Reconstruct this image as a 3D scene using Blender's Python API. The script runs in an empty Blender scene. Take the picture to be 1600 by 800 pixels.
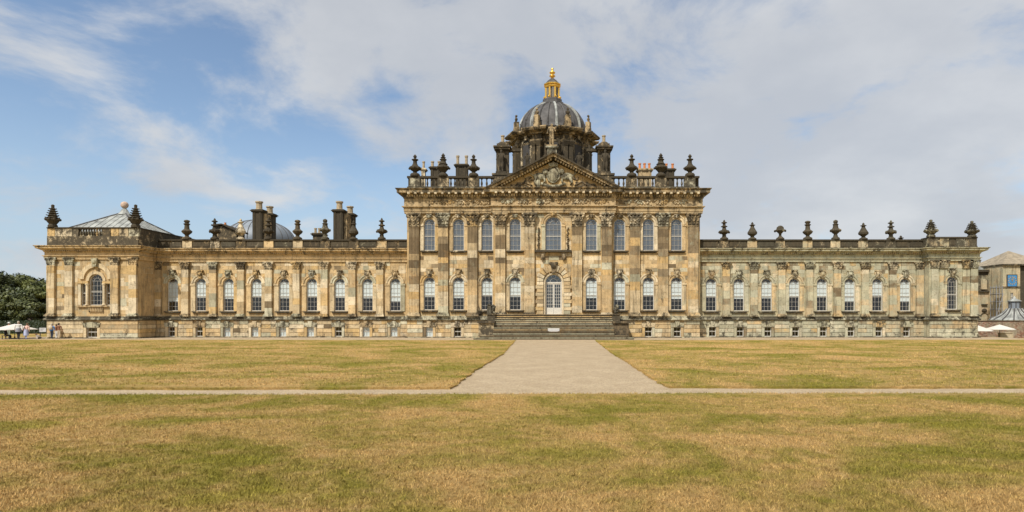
import bpy, bmesh, math, random
import numpy as np
from mathutils import Vector, Matrix
from mathutils.geometry import tessellate_polygon
R = math.radians
rng = random.Random(7)
nrng = np.random.default_rng(7)

# ------------------------------------------------------------------ camera, sky, sun, exposure
S = bpy.context.scene
COL = S.collection
CAMY, CAMZ, FPX, VX, VY = -70.0, 2.62, 940.0, 864.0, 492.0
def PX(px, y=0.0): return (px-VX)*(y-CAMY)/FPX
def PZ(py, y=0.0): return CAMZ+(VY-py)*(y-CAMY)/FPX
cam = bpy.data.cameras.new('camera'); camo = bpy.data.objects.new('camera', cam); COL.objects.link(camo)
camo.location = (0, CAMY, CAMZ); camo.rotation_euler = (R(90), 0, 0)
cam.sensor_width = 36; cam.lens = 36*FPX/1600
cam.shift_x = (800-VX)/1600; cam.shift_y = (VY-400)/1600
cam.clip_start = 0.1; cam.clip_end = 6000
S.camera = camo
SUN_EL, SUN_AZ = 50, 30            # azimuth measured from the facade's normal towards the left
sun = bpy.data.lights.new('sun', 'SUN'); suno = bpy.data.objects.new('sun', sun); COL.objects.link(suno)
sd = Vector((-math.sin(R(SUN_AZ))*math.cos(R(SUN_EL)), -math.cos(R(SUN_AZ))*math.cos(R(SUN_EL)), math.sin(R(SUN_EL))))
suno.rotation_euler = sd.to_track_quat('Z', 'Y').to_euler()
suno.location = (-30, -60, 60)
sun.energy = 3.9; sun.angle = R(1.2); sun.color = (1.0, 0.95, 0.86)
S.view_settings.view_transform = 'Standard'; S.view_settings.look = 'None'
S.view_settings.gamma = 1.0; S.view_settings.use_curve_mapping = False
S.view_settings.exposure = 0.3

W = bpy.data.worlds.new('World'); S.world = W; W.use_nodes = True
nt = W.node_tree; nt.nodes.clear()
def nd(t, typ, **kw):
    n = t.nodes.new(typ)
    for k, v in kw.items(): setattr(n, k, v)
    return n
def mth(t, op, a, b=None, c=None, clamp=False):
    n = nd(t, 'ShaderNodeMath', operation=op); n.use_clamp = clamp
    for i, v in enumerate((a, b, c)):
        if v is None: continue
        if isinstance(v, (int, float)): n.inputs[i].default_value = v
        else: t.links.new(v, n.inputs[i])
    return n.outputs[0]
def smooth(t, v, lo, hi, a=0.0, b=1.0):
    n = nd(t, 'ShaderNodeMapRange', interpolation_type='SMOOTHSTEP'); n.clamp = True
    t.links.new(v, n.inputs[0])
    for i, q in zip((1, 2, 3, 4), (lo, hi, a, b)):
        if isinstance(q, (int, float)): n.inputs[i].default_value = q
        else: t.links.new(q, n.inputs[i])
    return n.outputs[0]
def mixc(t, f, a, b, mode='MIX'):
    n = nd(t, 'ShaderNodeMix', data_type='RGBA', blend_type=mode)
    for sock, v in ((n.inputs[0], f), (n.inputs[6], a), (n.inputs[7], b)):
        if isinstance(v, (int, float)): sock.default_value = v
        elif isinstance(v, (tuple, list)): sock.default_value = (*v[:3], 1)
        else: t.links.new(v, sock)
    return n.outputs[2]
def noise(t, vec, scale, detail=4, rough=0.55, dist=0.0):
    n = nd(t, 'ShaderNodeTexNoise')
    if vec is not None: t.links.new(vec, n.inputs['Vector'])
    n.inputs['Scale'].default_value = scale; n.inputs['Detail'].default_value = detail
    n.inputs['Roughness'].default_value = rough; n.inputs['Distortion'].default_value = dist
    return n.outputs[0]
def mapping(t, vec, scale=(1, 1, 1), loc=(0, 0, 0)):
    n = nd(t, 'ShaderNodeMapping'); t.links.new(vec, n.inputs[0])
    n.inputs['Scale'].default_value = scale; n.inputs['Location'].default_value = loc
    return n.outputs[0]
sky = nd(nt, 'ShaderNodeTexSky', sky_type='NISHITA'); sky.sun_disc = False
sky.sun_elevation = R(SUN_EL); sky.sun_rotation = math.atan2(sd.x, sd.y)
sky.air_density = 1.0; sky.dust_density = 1.0; sky.ozone_density = 1.5
tc = nd(nt, 'ShaderNodeTexCoord')
sep = nd(nt, 'ShaderNodeSeparateXYZ'); nt.links.new(tc.outputs['Generated'], sep.inputs[0])
den = mth(nt, 'ADD', mth(nt, 'MAXIMUM', sep.outputs[2], 0.0), 0.34)
cx = mth(nt, 'DIVIDE', sep.outputs[0], den); cy = mth(nt, 'DIVIDE', sep.outputs[1], den)
cmb = nd(nt, 'ShaderNodeCombineXYZ'); nt.links.new(cx, cmb.inputs[0]); nt.links.new(cy, cmb.inputs[1])
p1 = mapping(nt, cmb.outputs[0], (1, 1, 1), (5.6, 2.9, 0.7))
n1 = noise(nt, p1, 2.3, 10, 0.6, 0.3)
n2 = noise(nt, mapping(nt, cmb.outputs[0], (1, .8, 1), (9.3, 4.2, 2)), 0.8, 3, 0.5, 0.0)
cov = mth(nt, 'ADD', mth(nt, 'MULTIPLY', n1, 0.95), mth(nt, 'MULTIPLY', n2, 0.22))
cov = mth(nt, 'ADD', cov, mth(nt, 'MULTIPLY', sep.outputs[0], 0.17))      # the bank of cloud thickens towards the east
mask = smooth(nt, cov, 0.46, 0.655)
n3 = noise(nt, mapping(nt, cmb.outputs[0], (1, 1, 1), (1.1, 7, 5)), 1.6, 6, 0.55)
ccol = mixc(nt, smooth(nt, n3, 0.35, 0.7), (3.55, 3.7, 3.95), (4.7, 4.75, 4.8))
skyc = mixc(nt, 1.0, sky.outputs[0], (1.0, 1.0, 0.98), 'MULTIPLY')
skyc = mixc(nt, smooth(nt, sep.outputs[2], 0.0, 0.30, 0.75, 0.0), skyc, (3.0, 3.75, 4.7))     # pale haze low down, all round
skyc = mixc(nt, mth(nt, 'MULTIPLY', mask, 0.88), skyc, ccol)
bg = nd(nt, 'ShaderNodeBackground'); bg.inputs[1].default_value = 0.125
nt.links.new(skyc, bg.inputs[0])
wo = nd(nt, 'ShaderNodeOutputWorld'); nt.links.new(bg.outputs[0], wo.inputs[0])

# ------------------------------------------------------------------ materials
MATS = {}
def newmat(name):
    m = bpy.data.materials.new(name); m.use_nodes = True
    t = m.node_tree; b = t.nodes['Principled BSDF']; MATS[name] = m
    return m, t, b
def wpos(t): return nd(t, 'ShaderNodeNewGeometry').outputs['Position']
def bump(t, b, h, strength=0.3, dist=0.02):
    n = nd(t, 'ShaderNodeBump'); n.inputs['Strength'].default_value = strength; n.inputs['Distance'].default_value = dist
    t.links.new(h, n.inputs['Height']); t.links.new(n.outputs[0], b.inputs['Normal'])
def plain(name, col, rough=0.7, var=0.25, scale=6.0, metal=0.0, bmp=0.15):
    m, t, b = newmat(name); p = wpos(t)
    n = noise(t, p, scale, 5, 0.6)
    c = mixc(t, smooth(t, n, 0.3, 0.7), tuple(x*(1-var) for x in col), tuple(min(1, x*(1+var)) for x in col))
    t.links.new(c, b.inputs['Base Color']); b.inputs['Roughness'].default_value = rough
    b.inputs['Metallic'].default_value = metal
    if bmp: bump(t, b, noise(t, p, scale*5, 4), bmp)
    return m
def stone_mat():
    """weathered sandstone: object colour (or the block's own colour attribute), alpha = 1 - soot"""
    m, t, b = newmat('sandstone'); p = wpos(t)
    oi = nd(t, 'ShaderNodeObjectInfo'); at = nd(t, 'ShaderNodeAttribute', attribute_name='Col')
    base = mixc(t, 1.0, oi.outputs['Color'], at.outputs['Color'], 'ADD')     # joined blocks carry a black object colour
    nA = noise(t, p, 0.9, 6, 0.62); nB = noise(t, mapping(t, p, (3, 3, 1.1)), 1.6, 6, 0.65); nC = noise(t, p, 14, 3, 0.6)
    k = mth(t, 'ADD', mth(t, 'ADD', mth(t, 'MULTIPLY', nA, 0.75), mth(t, 'MULTIPLY', nB, 0.55)), mth(t, 'MULTIPLY', nC, 0.3))
    k = mth(t, 'ADD', mth(t, 'MULTIPLY', k, 1.5), -0.17)
    cb = nd(t, 'ShaderNodeCombineXYZ')
    for i in range(3): t.links.new(k, cb.inputs[i])
    c = mixc(t, 1.0, base, cb.outputs[0], 'MULTIPLY')
    # ochre iron staining and grey-green lichen
    c = mixc(t, mth(t, 'MULTIPLY', smooth(t, noise(t, p, 0.55, 5, 0.6, 0.6), 0.56, 0.74), 0.4), c, (0.42, 0.235, 0.085))
    lx = nd(t, 'ShaderNodeSeparateXYZ'); t.links.new(p, lx.inputs[0])
    east = smooth(t, lx.outputs[0], 10, 24, 0.0, 0.13)
    c = mixc(t, mth(t, 'MULTIPLY', smooth(t, mth(t, 'ADD', noise(t, mapping(t, p, (1, 1, 1), (31, 5, 9)), 0.8, 6, 0.65), east), 0.56, 0.72), 0.6), c, (0.34, 0.335, 0.235))
    # rain-washed streaks and grime running down the stone
    st = noise(t, mapping(t, p, (2.6, 2.6, 0.22), (5, 1, 3)), 1.0, 7, 0.66, 0.2)
    c = mixc(t, mth(t, 'MULTIPLY', smooth(t, st, 0.51, 0.68), 0.66), c, (0.10, 0.078, 0.048))
    c = mixc(t, mth(t, 'MULTIPLY', smooth(t, noise(t, mapping(t, p, (1, 1, 1.6), (11, 2, 8)), 3.4, 6, 0.7), 0.54, 0.68), 0.58), c, (0.13, 0.098, 0.058))
    soot = mth(t, 'SUBTRACT', 1.0, oi.outputs['Alpha'])
    ns = mth(t, 'ADD', mth(t, 'MULTIPLY', noise(t, mapping(t, p, (1.0, 1.0, 0.8), (7, 3, 2)), 1.5, 8, 0.72, 0.3), 0.72), mth(t, 'MULTIPLY', nC, 0.28))
    th = mth(t, 'SUBTRACT', 0.685, mth(t, 'MULTIPLY', soot, 0.43))
    sm = smooth(t, ns, mth(t, 'SUBTRACT', th, 0.06), mth(t, 'ADD', th, 0.05))
    c = mixc(t, mth(t, 'MULTIPLY', sm, 0.93), c, mixc(t, nB, (0.014, 0.012, 0.010), (0.085, 0.07, 0.045)))
    t.links.new(c, b.inputs['Base Color']); b.inputs['Roughness'].default_value = 0.9
    b.inputs['Specular IOR Level'].default_value = 0.2
    h = mth(t, 'ADD', noise(t, p, 22, 4, 0.6), mth(t, 'MULTIPLY', nB, 1.5))
    bump(t, b, h, 0.55, 0.03)
    return m
STONE = stone_mat()
LEAD = plain('lead_sheet', (0.070, 0.065, 0.061), 0.7, 0.35, 1.3, 0.0, 0.2)
LEADL = plain('pale_lead', (0.27, 0.275, 0.25), 0.65, 0.4, 1.2, 0.0, 0.3)
GLAZD = plain('grey_glazed_roof', (0.20, 0.225, 0.25), 0.55, 0.15, 0.8, 0.0, 0.1)
GOLD = plain('gilding', (0.78, 0.47, 0.09), 0.32, 0.15, 6, 0.75, 0.05)
WHITE = plain('white_paint', (0.56, 0.53, 0.46), 0.5, 0.08, 4, 0, 0.05)
BARS = plain('glazing_bar_paint', (0.40, 0.375, 0.32), 0.55, 0.1, 4, 0, 0.05)
BLIND = plain('blind_fabric', (0.58, 0.62, 0.61), 0.8, 0.05, 1.5, 0, 0.05)
SKYPANEL = plain('slate_sky_reflection', (0.085, 0.098, 0.118), 0.7, 0.15, 1.5, 0, 0.05)  # slate colour added behind the upper panes, standing in for reflected sky
ROOM = plain('dim_room', (0.05, 0.045, 0.04), 0.9, 0.2, 1, 0, 0)
TERRA = plain('terracotta', (0.55, 0.20, 0.06), 0.75, 0.2, 5)
BUFF = plain('buff_clay', (0.36, 0.28, 0.17), 0.8, 0.2, 5)
BRICK = plain('old_brick', (0.26, 0.15, 0.105), 0.9, 0.35, 2.2, 0, 0.5)
CANVAS = plain('canvas', (0.60, 0.56, 0.49), 0.8, 0.06, 2)
STEEL = plain('scaffold_steel', (0.35, 0.36, 0.38), 0.45, 0.2, 5, 0.6)
DARKWOOD = plain('dark_wood', (0.06, 0.045, 0.03), 0.7, 0.3, 5)
BLUE = plain('clock_blue', (0.05, 0.20, 0.40), 0.6, 0.15, 3)
BARK = plain('bark', (0.09, 0.07, 0.05), 0.9, 0.3, 5)
SIGNW = plain('sign_panel', (0.50, 0.49, 0.47), 0.6, 0.05, 3)
def glass_mat():
    m, t, b = newmat('window_glass'); t.nodes.remove(b)
    tr = nd(t, 'ShaderNodeBsdfTransparent'); tr.inputs[0].default_value = (0.97, 0.985, 0.98, 1)
    gl = nd(t, 'ShaderNodeBsdfGlossy'); gl.inputs['Roughness'].default_value = 0.03
    p = wpos(t); bp = nd(t, 'ShaderNodeBump'); bp.inputs['Strength'].default_value = 0.12; bp.inputs['Distance'].default_value = 0.02
    t.links.new(noise(t, p, 2.2, 2), bp.inputs['Height']); t.links.new(bp.outputs[0], gl.inputs['Normal'])
    lw = nd(t, 'ShaderNodeLayerWeight'); lw.inputs[0].default_value = 0.5
    fr = mth(t, 'ADD', mth(t, 'MULTIPLY', mth(t, 'POWER', lw.outputs['Facing'], 4.0), 0.9), 0.085)
    mx = nd(t, 'ShaderNodeMixShader'); t.links.new(fr, mx.inputs[0])
    t.links.new(tr.outputs[0], mx.inputs[1]); t.links.new(gl.outputs[0], mx.inputs[2])
    t.links.new(mx.outputs[0], t.nodes['Material Output'].inputs[0])
    return m
GLASS = glass_mat()
def grass_mat():
    m, t, b = newmat('dry_grass'); p = wpos(t)
    big = noise(t, mapping(t, p, (0.8, 1.0, 1)), 0.30, 6, 0.65, 0.6)
    mid = noise(t, mapping(t, p, (0.9, 1.0, 1), (4, 9, 0)), 2.4, 8, 0.75, 0.5)
    fine = noise(t, p, 22, 5, 0.7)
    fine2 = noise(t, mapping(t, p, (1, 1, 1), (2, 2, 2)), 75, 3, 0.7)
    g = mth(t, 'ADD', mth(t, 'MULTIPLY', big, 0.80), mth(t, 'MULTIPLY', mid, 0.24))
    c = mixc(t, smooth(t, g, 0.40, 0.62), (0.225, 0.195, 0.032), (0.475, 0.305, 0.115))
    c = mixc(t, mth(t, 'MULTIPLY', smooth(t, mid, 0.56, 0.75), 0.55), c, (0.58, 0.44, 0.22))
    c = mixc(t, mth(t, 'MULTIPLY', smooth(t, noise(t, mapping(t, p, (.5, 1, 1), (15, 3, 0)), 0.5, 5, 0.6), 0.56, 0.72), 0.6), c, (0.27, 0.235, 0.032))
    f = mth(t, 'ADD', mth(t, 'ADD', mth(t, 'MULTIPLY', fine, 1.1), mth(t, 'MULTIPLY', fine2, 0.9)), mth(t, 'MULTIPLY', noise(t, p, 5.5, 5, .7), 1.0))
    at = nd(t, 'ShaderNodeAttribute', attribute_name='shade')
    f = mth(t, 'ADD', mth(t, 'ADD', f, -0.55), at.outputs['Fac'])
    cb = nd(t, 'ShaderNodeCombineXYZ')
    for i in range(3): t.links.new(f, cb.inputs[i])
    c = mixc(t, 1.0, c, cb.outputs[0], 'MULTIPLY')
    t.links.new(c, b.inputs['Base Color']); b.inputs['Roughness'].default_value = 0.95
    b.inputs['Specular IOR Level'].default_value = 0.1
    bump(t, b, mth(t, 'ADD', fine, fine2), 0.8, 0.05)
    return m
GRASS = grass_mat()
def gravel_mat():
    m, t, b = newmat('gravel'); p = wpos(t)
    v = nd(t, 'ShaderNodeTexVoronoi'); v.inputs['Scale'].default_value = 26; t.links.new(p, v.inputs['Vector'])
    n = noise(t, p, 0.7, 6, 0.65); nf = noise(t, p, 40, 3, 0.7)
    c = mixc(t, smooth(t, n, 0.35, 0.68), (0.33, 0.24, 0.135), (0.43, 0.325, 0.195))
    vs = nd(t, 'ShaderNodeSeparateColor'); t.links.new(v.outputs['Color'], vs.inputs[0])
    c = mixc(t, smooth(t, vs.outputs[0], 0.1, 0.9, 0.0, 0.5), c, (0.56, 0.45, 0.30))
    c = mixc(t, smooth(t, vs.outputs[1], 0.6, 1.0, 0.0, 0.6), c, (0.17, 0.12, 0.075))
    c = mixc(t, smooth(t, nf, 0.56, 0.75), c, (0.14, 0.10, 0.065))
    c = mixc(t, mth(t, 'MULTIPLY', smooth(t, noise(t, p, 1.3, 6, .7), 0.60, 0.72), 0.35), c, (0.22, 0.19, 0.06))
    t.links.new(c, b.inputs['Base Color']); b.inputs['Roughness'].default_value = 0.95
    bump(t, b, v.outputs['Distance'], 0.7, 0.03)
    return m
GRAVEL = gravel_mat()
def leaf_mat(name, a, bb):
    m, t, b = newmat(name); p = wpos(t)
    at = nd(t, 'ShaderNodeAttribute', attribute_name='shade')
    c = mixc(t, at.outputs['Fac'], a, bb)
    c = mixc(t, mth(t, 'MULTIPLY', noise(t, p, 0.6, 3), 0.5), c, tuple(x*0.6 for x in a))
    t.links.new(c, b.inputs['Base Color']); b.inputs['Roughness'].default_value = 0.6
    return m
LEAFD = leaf_mat('dark_leaves', (0.024, 0.036, 0.008), (0.13, 0.14, 0.026))
LEAFM = leaf_mat('mid_leaves', (0.04, 0.06, 0.010), (0.17, 0.175, 0.03))
LEAFH = leaf_mat('hedge_leaves', (0.015, 0.030, 0.008), (0.045, 0.065, 0.014))
CLOTH = {}
def cloth(name, col):
    if name not in CLOTH: CLOTH[name] = plain(name, col, 0.85, 0.12, 9, 0, 0.1)
    return CLOTH[name]

# ------------------------------------------------------------------ mesh helpers
HON = [(.51, .37, .195), (.49, .34, .155), (.55, .435, .265), (.42, .31, .17), (.58, .48, .32), (.46, .36, .215)]
BRN = [(.165, .12, .068), (.21, .155, .088), (.265, .20, .118)]
GRN = [(.41, .375, .25), (.46, .425, .30), (.35, .32, .215), (.49, .45, .315)]
def tint(h=0.85, br=0.08, gr=0.07):
    u = rng.random()
    c = rng.choice(HON) if u < h else (rng.choice(BRN) if u < h+br else rng.choice(GRN))
    k = rng.uniform(0.9, 1.1)
    return tuple(x*k for x in c)
LEFTZ = (0.86, 0.06, 0.08); RIGHTZ = (0.46, 0.14, 0.40); MIDZ = (0.70, 0.22, 0.08)
def zone(x): return LEFTZ if x < -17 else (RIGHTZ if x > 17 else MIDZ)

class MB:
    def __init__(s): s.v = []; s.f = []; s.c = []
    def add(s, vs, fs, col=None):
        o = len(s.v); s.v += [tuple(v) for v in vs]; s.f += [tuple(i+o for i in f) for f in fs]
        s.c += [col]*len(fs)
    def box(s, x0, x1, y0, y1, z0, z1, col=None):
        s.add([(x0, y0, z0), (x1, y0, z0), (x1, y1, z0), (x0, y1, z0), (x0, y0, z1), (x1, y0, z1), (x1, y1, z1), (x0, y1, z1)],
              [(0, 3, 2, 1), (4, 5, 6, 7), (0, 1, 5, 4), (1, 2, 6, 5), (2, 3, 7, 6), (3, 0, 4, 7)], col)
    def frust(s, cx, cy, z0, z1, a0, b0, a1, b1):      # tapered box, half sizes a (x), b (y)
        s.add([(cx-a0, cy-b0, z0), (cx+a0, cy-b0, z0), (cx+a0, cy+b0, z0), (cx-a0, cy+b0, z0), (cx-a1, cy-b1, z1), (cx+a1, cy-b1, z1), (cx+a1, cy+b1, z1), (cx-a1, cy+b1, z1)],
              [(0, 3, 2, 1), (4, 5, 6, 7), (0, 1, 5, 4), (1, 2, 6, 5), (2, 3, 7, 6), (3, 0, 4, 7)])
    def prism(s, poly, y0, y1, holes=()):              # polygon in x,z extruded in y, with holes
        loops = [list(poly)]+[list(h) for h in holes]
        tris = tessellate_polygon([[Vector((x, z, 0)) for x, z in l] for l in loops])
        flat = [p for l in loops for p in l]; n = len(flat)
        vs = [(x, y0, z) for x, z in flat]+[(x, y1, z) for x, z in flat]
        fs = []
        for a, b, c in tris:
            A, B, C = flat[a], flat[b], flat[c]
            cr = (B[0]-A[0])*(C[1]-A[1])-(B[1]-A[1])*(C[0]-A[0])
            if cr < 0: b, c = c, b
            fs.append((a, b, c)); fs.append((a+n, c+n, b+n))
        o = 0
        for li, l in enumerate(loops):
            ar = sum(l[i][0]*l[(i+1) % len(l)][1]-l[(i+1) % len(l)][0]*l[i][1] for i in range(len(l)))
            ccw = ar > 0
            if li > 0: ccw = not ccw
            for i in range(len(l)):
                a, b = o+i, o+(i+1) % len(l)
                fs.append((a, a+n, b+n, b) if ccw else (a, b, b+n, a+n))
            o += len(l)
        s.add(vs, fs)
    def sweep(s, path, prof, closed=False):            # plan path (x,y), outward = right of heading; profile (d,z)
        n = len(path); P = [Vector(p) for p in path]; rows = []
        for i in range(n):
            dirs = []
            if i > 0 or closed: dirs.append((P[i]-P[i-1]).normalized())
            if i < n-1 or closed: dirs.append((P[(i+1) % n]-P[i]).normalized())
            ns = [Vector((d.y, -d.x)) for d in dirs]
            if len(ns) == 2:
                m = (ns[0]+ns[1]).normalized(); m = m/max(0.25, m.dot(ns[0]))
            else: m = ns[0]
            rows.append([(P[i].x+m.x*d, P[i].y+m.y*d, z) for d, z in prof])
        k = len(prof); vs = [v for r in rows for v in r]; fs = []
        for i in range(n if closed else n-1):
            j = (i+1) % n
            for q in range(k-1): fs.append((i*k+q, j*k+q, j*k+q+1, i*k+q+1))
        if not closed:
            fs.append(tuple(range(k-1, -1, -1))); fs.append(tuple((n-1)*k+q for q in range(k)))
        s.add(vs, fs)
    def lathe(s, prof, cx=0, cy=0, z0=0, seg=16, sq=False, cap=True, rot=0.0):
        m = 4 if sq else seg; off = (math.pi/4 if sq else 0)+rot; k = math.sqrt(2) if sq else 1
        vs = []
        for r, z in prof:
            for i in range(m):
                a = off+2*math.pi*i/m; vs.append((cx+r*k*math.cos(a), cy+r*k*math.sin(a), z0+z))
        fs = []
        for j in range(len(prof)-1):
            for i in range(m):
                i2 = (i+1) % m; fs.append((j*m+i, j*m+i2, (j+1)*m+i2, (j+1)*m+i))
        if cap:
            fs.append(tuple(range(m-1, -1, -1))); fs.append(tuple((len(prof)-1)*m+i for i in range(m)))
        s.add(vs, fs)
    def ball(s, c, r, seg=10, rings=6):
        rx, ry, rz = (r, r, r) if isinstance(r, (int, float)) else r
        vs = [(c[0], c[1], c[2]-rz)]; fs = []
        for j in range(1, rings):
            t = math.pi*j/rings
            for i in range(seg):
                a = 2*math.pi*i/seg; vs.append((c[0]+rx*math.sin(t)*math.cos(a), c[1]+ry*math.sin(t)*math.sin(a), c[2]-rz*math.cos(t)))
        vs.append((c[0], c[1], c[2]+rz)); L = len(vs)-1
        for i in range(seg):
            i2 = (i+1) % seg; fs.append((0, 1+i2, 1+i)); fs.append((L, L-seg+i, L-seg+i2))
            for j in range(rings-2): fs.append((1+j*seg+i, 1+j*seg+i2, 1+(j+1)*seg+i2, 1+(j+1)*seg+i))
        s.add(vs, fs)
    def tube(s, pts, r, seg=6):
        pts = [Vector(p) for p in pts]; rs = r if isinstance(r, (list, tuple)) else [r]*len(pts); vs = []; fs = []
        for i, p in enumerate(pts):
            d = (pts[min(i+1, len(pts)-1)]-pts[max(i-1, 0)]).normalized()
            u = d.orthogonal().normalized() if abs(d.z) > .95 else d.cross(Vector((0, 0, 1))).normalized()
            w = d.cross(u)
            for k in range(seg):
                a = 2*math.pi*k/seg; vs.append(p+rs[i]*(u*math.cos(a)+w*math.sin(a)))
        for i in range(len(pts)-1):
            for k in range(seg):
                k2 = (k+1) % seg; fs.append((i*seg+k, i*seg+k2, (i+1)*seg+k2, (i+1)*seg+k))
        fs.append(tuple(range(seg-1, -1, -1))); fs.append(tuple((len(pts)-1)*seg+k for k in range(seg)))
        s.add(vs, fs)
    def mesh(s, name, mat, smoothf=False):
        me = bpy.data.meshes.new(name); me.from_pydata(s.v, [], s.f); me.materials.append(mat)
        if any(c is not None for c in s.c):
            at = me.color_attributes.new('Col', 'FLOAT_COLOR', 'CORNER'); d = []
            for p in me.polygons:
                c = s.c[p.index] or (0, 0, 0)
                d += [c[0], c[1], c[2], 1.0]*p.loop_total
            at.data.foreach_set('color', d)
        if smoothf: me.polygons.foreach_set('use_smooth', [True]*len(me.polygons))
        me.update(); return me
    def build(s, name, mat, parent=None, col=None, soot=0.0, smoothf=False, loc=None):
        return link(s.mesh(name, mat, smoothf), name, parent, col, soot, loc)
def link(me, name, parent=None, col=None, soot=0.0, loc=None):
    o = bpy.data.objects.new(name, me); COL.objects.link(o)
    if parent is not None: o.parent = parent
    if loc is not None: o.location = loc
    c = col or HON[0]; o.color = (c[0], c[1], c[2], 1-soot)
    return o
def empty(name, loc=(0, 0, 0), rz=0.0):
    o = bpy.data.objects.new(name, None); COL.objects.link(o); o.location = loc; o.rotation_euler.z = rz
    o.empty_display_size = 0.3; return o
def tag(o, label, cat, group=None):
    o['label'] = label; o['category'] = cat
    if group: o['group'] = group
    return o
def struct(o): o['kind'] = 'structure'; return o
def stuff(o): o['kind'] = 'stuff'; return o
def arch(xc, z0, zs, r, n=12, rx=None):
    return [(xc-r, z0), (xc+r, z0)]+[(xc+r*math.cos(math.pi*i/n), zs+r*math.sin(math.pi*i/n)) for i in range(n+1)]
def rect(x0, x1, z0, z1): return [(x0, z0), (x1, z0), (x1, z1), (x0, z1)]
def ring(r0, r1, zs, n=14, a0=0.0, a1=math.pi, xc=0):
    o = [(xc+r1*math.cos(a0+(a1-a0)*i/n), zs+r1*math.sin(a0+(a1-a0)*i/n)) for i in range(n+1)]
    return o+[(xc+r0*math.cos(a1+(a0-a1)*i/n), zs+r0*math.sin(a1+(a0-a1)*i/n)) for i in range(n+1)]

# ------------------------------------------------------------------ ground, lawns, gravel
def ground_h(x, y):
    k = min(1, max(0, (x-52.2)/0.8))*min(1, max(0, (y+2.2)/0.8)); return -0.95*k
m = MB(); xs = sorted(set([-4000, -1200, -400, -150, -80]+[-60+4*i for i in range(29)]+[52.2, 53.0, 60, 70, 90, 150, 400, 1200, 4000]))
ys = sorted(set([-1500, -400, -140, -90]+[-72+4*i for i in range(18)]+[-2.2, -1.4, 4, 10, 20, 40, 90, 250, 800, 3000, 5500]))
m.add([(x, y, ground_h(x, y)) for y in ys for x in xs],
      [(j*len(xs)+i, j*len(xs)+i+1, (j+1)*len(xs)+i+1, (j+1)*len(xs)+i) for j in range(len(ys)-1) for i in range(len(xs)-1)])
struct(m.build('ground', GRASS))
GZ = 0.004
m = MB(); m.add([(-62, -8, GZ), (51.8, -8, GZ), (51.8, 2, GZ), (-62, 2, GZ)], [(0, 1, 2, 3)])
m.add([(-7, -51.5, GZ), (7.5, -51.5, GZ), (7.5, -8, GZ), (-7, -8, GZ)], [(0, 1, 2, 3)])
m.add([(-75, -51.5, GZ), (-7, -51.5, GZ), (-7, -46, GZ), (-75, -46, GZ)], [(0, 1, 2, 3)])
m.add([(7.5, -51.5, GZ), (75, -51.5, GZ), (75, -46, GZ), (7.5, -46, GZ)], [(0, 1, 2, 3)])
struct(m.build('gravel_path', GRAVEL))
LH = 0.085
def yd(py, z=0.0): return CAMY+(CAMZ-z)*FPX/(py-VY)
def edge_pt(px, py): y = yd(py, LH); return (PX(px, y), y)
def rough(path, step=0.35, amp=0.07):
    out = []
    for a, b in zip(path[:-1], path[1:]):
        L = math.hypot(b[0]-a[0], b[1]-a[1]); n = max(1, int(L/step))
        nx, ny = -(b[1]-a[1])/L, (b[0]-a[0])/L
        for i in range(n):
            t = i/n; k = rng.uniform(-amp, amp)
            out.append((a[0]+(b[0]-a[0])*t+nx*k, a[1]+(b[1]-a[1])*t+ny*k))
    return out+[path[-1]]
EDGES = []
def lawn(name, front, outline_tail):
    e = rough(front); EDGES.append(e); poly = e+outline_tail
    mm = MB(); tris = tessellate_polygon([[Vector((x, y, 0)) for x, y in poly]])
    n = len(poly); vs = [(x, y, LH) for x, y in poly]+[(x, y, 0) for x, y in poly]; fs = []
    for a, b, c in tris:
        A, B, C = poly[a], poly[b], poly[c]
        if (B[0]-A[0])*(C[1]-A[1])-(B[1]-A[1])*(C[0]-A[0]) < 0: b, c = c, b
        fs.append((a, b, c))
    for i in range(n): j = (i+1) % n; fs.append((i, i+n, j+n, j))
    mm.add(vs, fs); return struct(mm.build(name, GRASS))
lawn('lawn', [(-75, yd(606.5, LH)), edge_pt(300, 606), edge_pt(705, 605), edge_pt(718, 596), edge_pt(740, 579), edge_pt(785, 552.5), edge_pt(805, 531.5)], [(-66, yd(530.2, LH))])
lawn('lawn', [edge_pt(931, 531.5), edge_pt(956, 550.5), edge_pt(990, 571), edge_pt(1028, 596), edge_pt(1046, 603), edge_pt(1300, 604), (75, yd(604, LH))], [(75, yd(530.0, LH))])
lawn('lawn', [(75, yd(614, LH)), edge_pt(1100, 614.5), edge_pt(800, 615.5), edge_pt(300, 616.5), (-75, yd(617, LH))], [(-75, -110), (75, -110)])
# grass blades on the near lawn and along the lawn edges: uncountable, one object
def blades(px_, py_, n_each, hmin, hmax, wid):
    n = len(px_)*n_each
    x = np.repeat(px_, n_each)+nrng.normal(0, 0.035, n); y = np.repeat(py_, n_each)+nrng.normal(0, 0.035, n)
    a = nrng.uniform(0, 2*np.pi, n); h = nrng.uniform(hmin, hmax, n); l = nrng.uniform(0.2, 1.3, n)*h; w = nrng.uniform(0.5, 1, n)*wid
    b = nrng.uniform(0, 2*np.pi, n)
    v = np.empty((n, 3, 3))
    v[:, 0] = np.stack([x-np.cos(b)*w, y-np.sin(b)*w, np.full(n, LH-.004)], 1)
    v[:, 1] = np.stack([x+np.cos(b)*w, y+np.sin(b)*w, np.full(n, LH-.004)], 1)
    v[:, 2] = np.stack([x+np.cos(a)*l, y+np.sin(a)*l, LH+h], 1)
    return v.reshape(-1, 3), np.repeat(nrng.uniform(-0.3, 0.95, n), 3)
yA = CAMY+5.5; yB = yd(618, LH)
N = 95000
yy = yA+(yB-yA)*nrng.random(N)**1.25; xx = nrng.uniform(-1, 1, N)*(yy-CAMY)*1.02
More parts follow.
